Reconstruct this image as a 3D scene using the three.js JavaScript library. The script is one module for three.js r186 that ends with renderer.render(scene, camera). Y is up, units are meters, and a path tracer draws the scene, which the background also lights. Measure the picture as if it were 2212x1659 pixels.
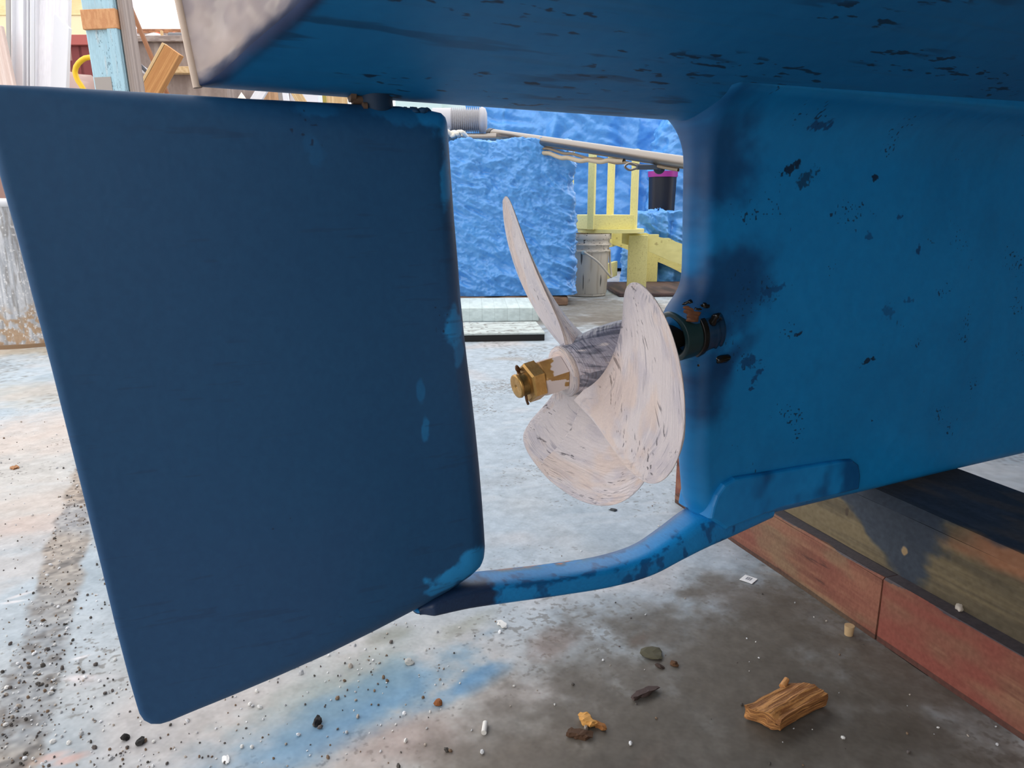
import * as THREE from 'three';
import { mergeGeometries, mergeVertices } from 'three/addons/utils/BufferGeometryUtils.js';
import { RoundedBoxGeometry } from 'three/addons/geometries/RoundedBoxGeometry.js';

// ------------------------------------------------------------------ camera, sky, exposure
// Frame of the place: x = forward along the boat, y = up, z = out to the starboard side; floor at y = 0.
const scene = new THREE.Scene();
const FOCAL = 1600, CX = 1106, CY = 829.5, PITCH = Math.atan(379.5 / FOCAL), YAW = 28.4 * Math.PI / 180;
const EYE = new THREE.Vector3(-0.803, 0.52, 0.5685);
const camera = new THREE.PerspectiveCamera(2 * Math.atan(CY / FOCAL) * 180 / Math.PI, 2212 / 1659, 0.02, 120);
camera.position.copy(EYE);
const LEVEL = new THREE.Vector3(Math.sin(YAW), 0, -Math.cos(YAW)), RIGHT = new THREE.Vector3(Math.cos(YAW), 0, Math.sin(YAW));
const AIM = LEVEL.clone().multiplyScalar(Math.cos(PITCH)).add(new THREE.Vector3(0, -Math.sin(PITCH), 0));
const UPV = LEVEL.clone().multiplyScalar(Math.sin(PITCH)).add(new THREE.Vector3(0, Math.cos(PITCH), 0));
camera.lookAt(EYE.clone().add(AIM));
{ // even white overcast
  const W = 64, H = 32, d = new Float32Array(W * H * 4); for (let i = 0; i < W * H; i++) d.set([2.15, 2.15, 2.2, 1], i * 4);
  const sky = new THREE.DataTexture(d, W, H, THREE.RGBAFormat, THREE.FloatType); sky.mapping = THREE.EquirectangularReflectionMapping; sky.magFilter = sky.minFilter = THREE.LinearFilter; sky.needsUpdate = true;
  scene.background = sky; scene.environment = sky;
}
const renderer = new THREE.WebGLRenderer({ antialias: true });
renderer.toneMapping = THREE.LinearToneMapping;
renderer.toneMappingExposure = 1.0;
renderer.shadowMap.enabled = true;

// ------------------------------------------------------------------ helpers
const V3 = (x, y, z) => new THREE.Vector3(x, y, z);
function ray(px, py) { return AIM.clone().addScaledVector(RIGHT, (px - CX) / FOCAL).addScaledVector(UPV, -(py - CY) / FOCAL); }
function onZ(px, py, z = 0) { const r = ray(px, py); return EYE.clone().addScaledVector(r, (z - EYE.z) / r.z); }
function onLevel(px, py, h = 0) { const r = ray(px, py); return EYE.clone().addScaledVector(r, (h - EYE.y) / r.y); }
function atDepth(px, py, f) { const r = ray(px, py); return EYE.clone().addScaledVector(r, f / r.dot(LEVEL)); }
// background frame: r = metres to the right of the eye, f = metres ahead of it
function place(r, f, h = 0) { return V3(EYE.x, h, EYE.z).addScaledVector(RIGHT, r).addScaledVector(LEVEL, f); }
function rf(p) { const d = p.clone().sub(EYE); return [d.dot(RIGHT), d.dot(LEVEL)]; }
let seed = 7;
const rnd = () => { seed = (seed * 1664525 + 1013904223) >>> 0; return seed / 4294967296; };
const LAT = new Float32Array(65536); for (let i = 0; i < 65536; i++) LAT[i] = rnd();
function vn(x, y) {
  const xi = Math.floor(x), yi = Math.floor(y); let fx = x - xi, fy = y - yi; fx = fx * fx * (3 - 2 * fx); fy = fy * fy * (3 - 2 * fy);
  const a = xi & 255, b = (xi + 1) & 255, c = (yi & 255) << 8, d = ((yi + 1) & 255) << 8;
  const p = LAT[a | c], q = LAT[b | c], r = LAT[a | d], s = LAT[b | d];
  return p + (q - p) * fx + (r - p + (p - q - r + s) * fx) * fy;
}
function fbm(x, y, o = 4) { let v = 0, a = 0.5, t = 0; for (let i = 0; i < o; i++) { v += a * vn(x, y); t += a; a *= 0.5; x = x * 2.03 + 17.3; y = y * 2.03 + 5.1; } return v / t; }
function vn3(x, y, z) { const zi = Math.floor(z); let f = z - zi; f = f * f * (3 - 2 * f); const o = zi * 37.7; return vn(x + o, y + o * 0.7) * (1 - f) + vn(x + o + 37.7, y + (o + 37.7) * 0.7) * f; }
const clamp = (v, a = 0, b = 1) => Math.min(b, Math.max(a, v));
const sst = (a, b, v) => { const t = clamp((v - a) / (b - a)); return t * t * (3 - 2 * t); };
const mix = (a, b, t) => [a[0] + (b[0] - a[0]) * t, a[1] + (b[1] - a[1]) * t, a[2] + (b[2] - a[2]) * t];
const lerp = (a, b, t) => a + (b - a) * t;
// sRGB byte texture from a function of (u, v)
function texture(w, h, fn, wrap = THREE.ClampToEdgeWrapping, color = true) {
  const d = new Uint8Array(w * h * 4);
  for (let j = 0; j < h; j++) for (let i = 0; i < w; i++) {
    const c = fn((i + 0.5) / w, (j + 0.5) / h), k = (j * w + i) * 4;
    d[k] = clamp(c[0], 0, 255); d[k + 1] = clamp(c[1], 0, 255); d[k + 2] = clamp(c[2], 0, 255); d[k + 3] = 255;
  }
  const t = new THREE.DataTexture(d, w, h); t.magFilter = THREE.LinearFilter; t.minFilter = THREE.LinearFilter; t.wrapS = t.wrapT = wrap;
  if (color) t.colorSpace = THREE.SRGBColorSpace; t.needsUpdate = true; return t;
}
const grey = (w, h, fn, wrap = THREE.RepeatWrapping) => texture(w, h, (u, v) => { const g = fn(u, v) * 255; return [g, g, g]; }, wrap, false);
const M = (color, roughness = 0.7, extra = {}) => new THREE.MeshStandardMaterial({ color, roughness, ...extra });
const taken = {};
function numbered(n) { const k = taken[n] = (taken[n] ?? -1) + 1; return k ? n + '_' + String(k).padStart(3, '0') : n; }
function shade(o) { o.traverse((m) => { if (m.isMesh) { m.castShadow = true; m.receiveShadow = true; } }); return o; }
function tag(o, label, category, group, kind) { o.userData.label = label; if (category) o.userData.category = category; if (group) o.userData.group = group; if (kind) o.userData.kind = kind; return o; }
function thing(name, label, category, pos = [0, 0, 0], turn = 0, group) {
  const g = new THREE.Group(); g.name = numbered(name); g.position.set(...pos); g.rotation.y = turn; scene.add(g); return tag(g, label, category, group);
}
function part(parent, name, geo, mat, label) { const m = new THREE.Mesh(geo, mat); m.name = name; if (label) m.userData.label = label; m.castShadow = m.receiveShadow = true; parent.add(m); return m; }
function solo(name, geo, mat, label, category, group) { const m = new THREE.Mesh(geo, mat); m.name = numbered(name); m.castShadow = m.receiveShadow = true; scene.add(m); return tag(m, label, category, group); }
function struct(name, geo, mat) { const m = new THREE.Mesh(geo, mat); m.name = name; m.userData.kind = 'structure'; m.castShadow = m.receiveShadow = true; scene.add(m); return m; }
function box(w, h, d, x = 0, y = 0, z = 0, r = 0.004) { const g = r > 0 ? new RoundedBoxGeometry(w, h, d, 2, Math.min(r, w / 2.1, h / 2.1, d / 2.1)) : new THREE.BoxGeometry(w, h, d); g.translate(x, y, z); return g; }
// grid surface: fn(u, v) -> Vector3
function surf(nu, nv, fn, uvf, closeU = false) {
  const pos = [], uv = [], idx = [];
  for (let j = 0; j <= nv; j++) for (let i = 0; i <= nu; i++) { const p = fn(i / nu, j / nv); pos.push(p.x, p.y, p.z); const q = uvf ? uvf(i / nu, j / nv, p) : [i / nu, j / nv]; uv.push(q[0], q[1]); }
  for (let j = 0; j < nv; j++) for (let i = 0; i < nu; i++) { const a = j * (nu + 1) + i, b = a + 1, c = a + nu + 1, d = c + 1; idx.push(a, b, d, a, d, c); }
  const g = new THREE.BufferGeometry(); g.setAttribute('position', new THREE.Float32BufferAttribute(pos, 3)); g.setAttribute('uv', new THREE.Float32BufferAttribute(uv, 2)); g.setIndex(idx); g.computeVertexNormals();
  if (closeU) { const n = g.attributes.normal; for (let j = 0; j <= nv; j++) { const a = j * (nu + 1), b = a + nu, s = V3(n.getX(a) + n.getX(b), n.getY(a) + n.getY(b), n.getZ(a) + n.getZ(b)).normalize(); n.setXYZ(a, s.x, s.y, s.z); n.setXYZ(b, s.x, s.y, s.z); } }
  return g;
}
function tube(pts, r, seg = 40, rad = 10) { return new THREE.TubeGeometry(new THREE.CatmullRomCurve3(pts), seg, r, rad, false); }
function rod(a, b, r, r2 = r, seg = 20) { const l = a.distanceTo(b), g = new THREE.CylinderGeometry(r2, r, l, seg); g.applyQuaternion(new THREE.Quaternion().setFromUnitVectors(V3(0, 1, 0), b.clone().sub(a).normalize())); const m = a.clone().add(b).multiplyScalar(0.5); g.translate(m.x, m.y, m.z); return g; }
function along(g, a, dir) { g.applyQuaternion(new THREE.Quaternion().setFromUnitVectors(V3(0, 1, 0), dir)); g.translate(a.x, a.y, a.z); return g; }
// a split shard: box with tapered, torn ends and flat faces
function shard(L, h, w, sd) { let g = new THREE.BoxGeometry(L, h, w, 8, 2, 3); const p = g.attributes.position; for (let i = 0; i < p.count; i++) { const x = p.getX(i), t = Math.abs(x) / (L / 2), k = 1 - 0.55 * t ** 3, j = (q) => (vn3(x / L * 6 + sd * 9, p.getY(i) / h * 2 + q, p.getZ(i) / w * 2) - 0.5); p.setXYZ(i, x + j(1) * L * 0.12, (p.getY(i) * k + h / 2) + Math.max(0, j(3)) * h * 0.7, p.getZ(i) * k + j(5) * w * 0.7); } g = g.toNonIndexed(); g.computeVertexNormals(); return g; }
// a chip of wood, stone or paint: faceted lump
function lump(w, h, d, rough = 0.2, detail = 2, sd = 1) {
  let g = new THREE.IcosahedronGeometry(0.5, detail); g.deleteAttribute('normal'); g.deleteAttribute('uv'); g = mergeVertices(g); const p = g.attributes.position;
  for (let i = 0; i < p.count; i++) { const v = V3(p.getX(i), p.getY(i), p.getZ(i)), k = 1 + rough * (vn3(v.x * 3 + sd * 7.1, v.y * 3 + 9, v.z * 3 + sd) - 0.5) * 2; const y = clamp(v.y * k, -0.32, 0.5); p.setXYZ(i, v.x * k * w, (y + 0.32) * h, v.z * k * d); }
  g.computeVertexNormals(); return g;
}

// ------------------------------------------------------------------ the setting: floor and yard
const stainsAndShade = [];
function blotch(px, py, rx, ry, col, k, turn = 0) { const p = onLevel(px, py); stainsAndShade.push([p.x, p.z, rx, ry, col, k, Math.cos(turn), Math.sin(turn)]); }  // adds a noise-edged floor mark
blotch(770, 1540, 0.16, 0.05, [58, 122, 168], 0.85, -0.25); blotch(900, 1470, 0.10, 0.05, [110, 150, 175], 0.6, -0.3); blotch(1010, 1480, 0.07, 0.02, [50, 120, 175], 0.75, -0.3);
blotch(700, 1500, 0.13, 0.06, [120, 140, 130], 0.5, -0.3); blotch(620, 1590, 0.15, 0.06, [125, 155, 180], 0.55, -0.3);
blotch(1200, 1395, 0.05, 0.03, [150, 100, 80], 0.45, -0.4); blotch(1380, 1382, 0.022, 0.011, [120, 62, 38], 0.85, -0.3); blotch(1440, 1425, 0.03, 0.012, [165, 120, 80], 0.4, 0.2);
blotch(880, 1600, 0.09, 0.05, [165, 130, 118], 0.5, 0.2); blotch(1620, 1370, 0.09, 0.04, [98, 84, 60], 0.5, 0.1); blotch(1600, 1300, 0.07, 0.05, [125, 98, 85], 0.4, 0.1);
blotch(1400, 1640, 0.05, 0.018, [110, 70, 50], 0.7, -0.3); blotch(1330, 1640, 0.03, 0.02, [55, 62, 68], 0.7, 0); blotch(1850, 1500, 0.05, 0.025, [38, 38, 32], 0.75, 0.5); blotch(1900, 1590, 0.05, 0.02, [42, 44, 36], 0.7, 0.4); blotch(1750, 1620, 0.14, 0.05, [60, 58, 48], 0.6, 0.1);
blotch(1300, 1560, 0.12, 0.05, [128, 112, 92], 0.5, 0); blotch(1150, 1640, 0.12, 0.05, [135, 112, 92], 0.5, 0); blotch(1150, 1500, 0.08, 0.04, [150, 132, 122], 0.5, 0.3);
blotch(1310, 672, 0.5, 0.9, [104, 96, 84], 0.9, 0.2); blotch(1230, 690, 0.32, 0.3, [104, 96, 84], 0.85, 0); blotch(1360, 690, 0.3, 0.25, [104, 96, 84], 0.85, 0); blotch(1372, 702, 0.14, 0.06, [110, 98, 52], 0.7, 0.4);
blotch(1100, 775, 0.10, 0.045, [150, 138, 124], 0.6, 0.5); blotch(80, 1130, 0.12, 0.05, [190, 166, 154], 0.6, 0.4); blotch(60, 850, 0.5, 0.18, [176, 166, 150], 0.6, 0.3); blotch(40, 760, 0.6, 0.1, [172, 146, 112], 0.6, 0.3);
blotch(1690, 1245, 0.035, 0.008, [190, 188, 182], 0.6, 0.9); blotch(1790, 1310, 0.03, 0.005, [188, 182, 172], 0.55, 0.9); blotch(1660, 1225, 0.02, 0.006, [195, 195, 192], 0.5, 0.2);
blotch(175, 1465, 0.02, 0.008, [238, 226, 224], 0.85, 0.5); blotch(45, 1285, 0.025, 0.006, [240, 230, 226], 0.8, -0.3); blotch(30, 1300, 0.02, 0.005, [240, 230, 226], 0.8, 0.2); blotch(175, 1420, 0.012, 0.004, [240, 232, 230], 0.8, 0);
blotch(95, 1640, 0.02, 0.007, [215, 165, 148], 0.7, 0); blotch(150, 1640, 0.015, 0.007, [220, 165, 148], 0.7, 0); blotch(205, 1470, 0.03, 0.012, [205, 200, 200], 0.6, 0); blotch(1015, 1345, 0.07, 0.018, [120, 118, 92], 0.4, -0.3); blotch(830, 1375, 0.04, 0.016, [112, 112, 92], 0.45, -0.3);
blotch(1070, 1040, 0.06, 0.05, [150, 152, 152], 0.4, 0); blotch(1340, 1300, 0.08, 0.02, [150, 150, 148], 0.35, 0.6);
for (const [x, y, r] of [[1650, 1420, 0.2], [1800, 1560, 0.24], [1560, 1560, 0.2], [1750, 1350, 0.16], [1950, 1640, 0.2], [1500, 1420, 0.15], [1620, 1290, 0.1], [1400, 1600, 0.17], [1300, 1450, 0.12], [1150, 1610, 0.13]]) blotch(x, y, r, r * 0.8, [92, 84, 74], 0.85, x);  // brownish floor dirt, spread and darkened to paint in shade under the hull
for (const [x, y, r] of [[60, 950, 0.35], [110, 1080, 0.22], [40, 1220, 0.14], [150, 900, 0.3]]) blotch(x, y, r, r * 0.5, [198, 180, 168], 0.55, x);
const gut = [[205, 985], [180, 1060], [150, 1160], [118, 1290], [85, 1430], [45, 1560], [0, 1690]].map(([x, y]) => onLevel(x, y));
function gutter(x, z) { // distance from the gravel-filled joint that runs across the slab
  let best = 9; for (let i = 0; i < gut.length - 1; i++) { const a = gut[i], b = gut[i + 1], dx = b.x - a.x, dz = b.z - a.z, t = clamp(((x - a.x) * dx + (z - a.z) * dz) / (dx * dx + dz * dz), i ? 0 : -9, i === gut.length - 2 ? 9 : 1); best = Math.min(best, Math.hypot(x - a.x - t * dx, z - a.z - t * dz)); } return best;
}
function floorColour(x, z) {
  const a = fbm(x * 1.7, z * 1.7, 4), b = fbm(x * 7 + 40, z * 7 + 11, 4), fine = fbm(x * 60, z * 60, 3), sp = vn(x * 330, z * 330);
  let c = mix([170, 181, 188], [186, 182, 176], sst(0.35, 0.68, a)); c = mix(c, [148, 162, 171], sst(0.52, 0.78, b) * 0.5); c = mix(c, [192, 178, 170], sst(0.58, 0.8, fbm(x * 5 + 90, z * 5, 3)) * 0.5);
  const n = (fine - 0.5) * 34 + (sp - 0.5) * 12; c = [c[0] + n, c[1] + n, c[2] + n];
  // smears and fine scratches
  const sm = fbm(x * 9 + z * 3, z * 28 - x * 9, 3); c = mix(c, [202, 204, 204], sst(0.66, 0.8, sm) * 0.3);
  const dk = fbm(x * 170 + 7, z * 170, 3) * (0.45 + fbm(x * 6 + 3, z * 6, 3)); c = mix(c, [104, 100, 94], sst(0.64, 0.78, dk) * 0.55);
  for (const [sx, sz, rx, ry, col, k, cs, sn] of stainsAndShade) {
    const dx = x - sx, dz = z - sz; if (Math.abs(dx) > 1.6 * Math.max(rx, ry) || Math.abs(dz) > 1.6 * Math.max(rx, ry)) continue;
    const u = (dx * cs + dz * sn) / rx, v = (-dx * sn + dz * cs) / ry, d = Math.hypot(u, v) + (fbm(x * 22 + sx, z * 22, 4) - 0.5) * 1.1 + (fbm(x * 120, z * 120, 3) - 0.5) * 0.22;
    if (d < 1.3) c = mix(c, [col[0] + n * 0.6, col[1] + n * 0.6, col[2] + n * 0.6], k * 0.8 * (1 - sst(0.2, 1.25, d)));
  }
  const g = gutter(x, z) + (fbm(x * 25, z * 25, 3) - 0.5) * 0.02;
  if (g < 0.05) { const t = 1 - sst(0.022, 0.034, g), e = fbm(x * 45, z * 45, 3), q = vn(x * 160, z * 160); const gc = mix(mix([138, 140, 142], [150, 134, 118], sst(0.4, 0.65, fbm(x * 6, z * 6, 2))), [78, 68, 60], sst(0.5, 0.72, e) * 0.8); c = mix(c, [gc[0] + (q - 0.5) * 60, gc[1] + (q - 0.5) * 58, gc[2] + (q - 0.5) * 54], t * 0.7); }
  return c;
}
const NX0 = -1.75, NX1 = 0.55, NZ0 = -1.75, NZ1 = 0.55, FX0 = -5, FX1 = 7, FZ0 = -8, FZ1 = 4;
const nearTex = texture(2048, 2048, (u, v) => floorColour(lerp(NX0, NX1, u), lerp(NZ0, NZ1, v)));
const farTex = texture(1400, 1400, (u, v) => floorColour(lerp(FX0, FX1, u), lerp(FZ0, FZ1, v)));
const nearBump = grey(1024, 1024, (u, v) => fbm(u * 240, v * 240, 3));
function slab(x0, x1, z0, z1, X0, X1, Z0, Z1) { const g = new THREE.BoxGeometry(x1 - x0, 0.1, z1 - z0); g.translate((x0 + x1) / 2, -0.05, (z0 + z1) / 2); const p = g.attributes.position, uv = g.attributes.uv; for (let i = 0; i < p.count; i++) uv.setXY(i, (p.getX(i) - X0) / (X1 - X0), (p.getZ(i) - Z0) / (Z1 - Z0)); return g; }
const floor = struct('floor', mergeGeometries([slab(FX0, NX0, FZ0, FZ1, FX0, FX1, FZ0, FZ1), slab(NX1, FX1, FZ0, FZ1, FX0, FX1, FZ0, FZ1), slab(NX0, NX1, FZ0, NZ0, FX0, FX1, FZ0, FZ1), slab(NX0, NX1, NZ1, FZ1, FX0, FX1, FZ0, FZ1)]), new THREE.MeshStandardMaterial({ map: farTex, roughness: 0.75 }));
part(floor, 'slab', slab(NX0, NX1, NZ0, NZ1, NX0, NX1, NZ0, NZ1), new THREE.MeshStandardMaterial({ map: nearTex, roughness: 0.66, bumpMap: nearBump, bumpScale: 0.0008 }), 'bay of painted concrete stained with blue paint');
{ const yard = struct('trim_1', new THREE.BoxGeometry(60, 0.1, 60), M(0xa39c92, 0.9)); yard.position.set(0, -0.151, -8); yard.userData.label = 'pale gravel yard beyond the concrete slab'; }

// ------------------------------------------------------------------ the boat
const boat = thing('sailboat', 'blue-bottomed sailboat propped on timbers with rudder and primed propeller', 'boat');
const H0 = 0.60;                                   // height of the hull's centreline bottom
const rake = (h) => -0.7355 - 0.44 * (h - H0);     // raked transom
// where a pixel of the photograph meets the run of the hull
function onHull(px, py) { const r = ray(px, py); const t = (H0 + 0.425 * EYE.z - EYE.y) / (r.y - 0.425 * r.z); return EYE.clone().addScaledVector(r, t); }
{
  // the sharp-sterned hull: bottom panels rise from the centreline to a turned corner, above it the bare counter sweeps round from the sternpost
  const corner = [[432, 182], [486, 140], [548, 84], [593, 48], [655, 0]].map(([x, y]) => onHull(x, y)), last = corner[4];
  const zc = (s) => { if (s > last.x) return last.z + 0.62 * (1 - Math.exp(-(s - last.x) * 2.2 / 0.62)) + 0.5 * sst(-0.3, 2, s) - 1.0 * sst(2.8, 6, s); for (let i = 0; i < 4; i++) if (s <= corner[i + 1].x) return Math.max(0.0015, lerp(corner[i].z, corner[i + 1].z, clamp((s - corner[i].x) / (corner[i + 1].x - corner[i].x)))); return last.z; };
  const S0 = -0.7355, stern = (h) => -0.12 * (h - H0);
  const bottomY = (z) => H0 + Math.sqrt((0.425 * z) ** 2 + 0.000036) - 0.006 + 0.10 * z * z;
  const section = (s, q) => { // q 0..1 along the bottom, 1..2 round the corner, 2..3 up the side
    const b = zc(s), r = Math.min(0.016, b * 0.45), e = bottomY(b), fl = 0.12 * Math.min(1, b / 0.3); if (q <= 1) { const z = (b - r) * q; return [z, bottomY(z)]; }
    const p0 = [b - r, bottomY(b - r)], p2 = [b + fl * 0.004, e + r]; if (q <= 2) { const t = q - 1, u = 1 - t; return [u * u * p0[0] + 2 * u * t * b + t * t * p2[0], u * u * p0[1] + 2 * u * t * e + t * t * p2[1]]; } const t = (q - 2) ** 1.5; return [p2[0] + fl * Math.sin(t * 1.5), lerp(p2[1], 2.0, t)];
  };
  const ss = []; for (let i = 0; i <= 60; i++) ss.push(S0 + 0.16 * (i / 60)); for (let i = 1; i <= 60; i++) ss.push(S0 + 0.16 + 1.14 * (i / 60)); for (let i = 1; i <= 30; i++) ss.push(S0 + 1.3 + 5.2 * (i / 30));
  const ns = ss.length - 1, at = (s, q, sg) => { const [z, h] = section(s, q), k = 1 - sst(S0, 0.4, s); return V3(s + stern(h) * k, h, sg * z); };
  const hullTex = texture(2048, 1024, (u, v) => {
    const s = -0.8 + 1.3 * u, z = 0.6 * v, n = (fbm(s * 120, z * 120, 2) - 0.5) * 7; let c = mix([8, 108, 164], [12, 120, 178], fbm(s * 4, z * 6, 3)); c = mix(c, [16, 98, 150], sst(0.5, 0.8, fbm(s * 3 + 20, z * 5, 3)) * 0.5);
    const st = fbm(s * 14 + 3, z * 120, 4), near = sst(0.45, 0.6, fbm(s * 5, z * 12 + 4, 2)); c = mix(c, [10, 40, 66], sst(0.58, 0.72, st) * 0.4 * near * (1 - sst(0.15, 0.4, z))); const fl = fbm(s * 60, z * 260, 3); c = mix(c, [8, 26, 44], sst(0.68, 0.75, fl) * sst(0.6, 0.72, fbm(s * 7 + 50, z * 26, 2)) * 0.7);
    c = mix(c, [58, 98, 138], sst(0.62, 0.8, fbm(s * 6, z * 150 + 50, 3)) * 0.22); const d = zc(s) - z + (fbm(s * 60, z * 60, 3) - 0.5) * 0.01; c = mix([48, 62, 98], c, sst(0.0, 0.022, d)); return [c[0] + n, c[1] + n, c[2] + n];
  });
  const qB = []; for (let i = 0; i <= 44; i++) qB.push(1.45 * (i / 44) ** 1.3); const qS = []; for (let i = 0; i <= 30; i++) qS.push(1.45 + 1.55 * (i / 30)); const nb = qB.length - 1, nt = qS.length - 1;
  const full = surf(ns, 2 * nb, (u, v) => { const j = Math.round(v * 2 * nb) - nb; return at(ss[Math.round(u * ns)], qB[Math.abs(j)], Math.sign(j)); }, (u, v, p) => [(p.x + 0.8) / 1.3, Math.abs(p.z) / 0.6]);
  const hullMat = new THREE.MeshStandardMaterial({ map: hullTex, roughness: 0.55, bumpMap: grey(512, 512, (u, v) => fbm(u * 60, v * 60, 3)), bumpScale: 0.0006 });
  part(boat, 'hull', full, hullMat, 'blue antifouled hull bottom');
  const sideTex = texture(1024, 1024, (u, v) => { // bare sanded laminate, u along the hull, v up the side
    const n = (fbm(u * 160, v * 60, 2) - 0.5) * 22; let g = mix([182, 164, 156], [152, 140, 142], sst(0.3, 0.7, fbm(u * 40 + v * 6, v * 8 + 8, 3))); g = mix(g, [200, 186, 178], sst(0.6, 0.75, fbm(u * 120 + v * 20, v * 40, 2)) * 0.5); g = mix(g, [128, 116, 120], sst(0.62, 0.8, fbm(u * 60 + 3, v * 20, 3)) * 0.55); g = mix(g, [46, 54, 82], 1 - sst(0.0, 0.02, v + (fbm(u * 120, v * 90, 3) - 0.5) * 0.014)); return [g[0] + n, g[1] + n, g[2] + n]; });
  const sideMat = new THREE.MeshStandardMaterial({ map: sideTex, roughness: 0.6 });
  for (const sg of [-1, 1]) part(boat, 'topside', surf(ns, nt, (u, v) => at(ss[Math.round(u * ns)], qS[Math.round(v * nt)], sg), (u, v, p) => { const s = ss[Math.round(u * ns)]; return [clamp((s - S0) / 0.9), clamp((p.y - bottomY(zc(s))) / 0.5)]; }), sideMat, 'bare grey-beige sanded counter and topside');
  const sp = []; for (let i = 0; i <= 20; i++) { const h = H0 - 0.001 + 1.4 * i / 20; sp.push(V3(S0 + stern(h) - 0.001, h, 0)); } part(boat, 'sternpost', tube(sp, 0.003, 60, 12), M(0xd6bfac, 0.7), 'tan bare sternpost edge');
  part(boat, 'deck', surf(ns, 6, (u, v) => { const p = at(ss[Math.round(u * ns)], 3, 1); return V3(p.x, 2.0, p.z * (v * 2 - 1)); }), M(0xd8d6cf, 0.7));
}
// --- keel deadwood, with rounded after edge, fillet to the hull and swelling round the stern tube
const KB = 0.178, pA = [[0.62, -0.306], [0.60, -0.305], [0.45, -0.2975], [0.40, -0.296], [0.257, -0.288], [0.215, -0.281], [0.195, -0.27], [0.178, -0.235]];
function aft(h) { let s = pA[pA.length - 1][1]; for (let i = 0; i < pA.length - 1; i++) if (h <= pA[i][0] && h >= pA[i + 1][0]) s = lerp(pA[i + 1][1], pA[i][1], (h - pA[i + 1][0]) / (pA[i][0] - pA[i + 1][0])); if (h > 0.62) s = -0.306; return s - 0.022 * Math.exp(-(((h - 0.413) / (h > 0.413 ? 0.022 : 0.02)) ** 2)); }
function halfT(s, h) { let t = 0.0195 + 0.045 * clamp(s + 0.3, 0, 1.6); t += 0.003 * Math.exp(-(((h - 0.41) / 0.03) ** 2)) * Math.exp(-(((s + 0.3) / 0.05) ** 2)); if (h > 0.562) { const k = clamp((h - 0.562) / 0.06, 0, 0.985); t += 0.06 * (1 - Math.sqrt(1 - k * k)); } return t; }
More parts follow.
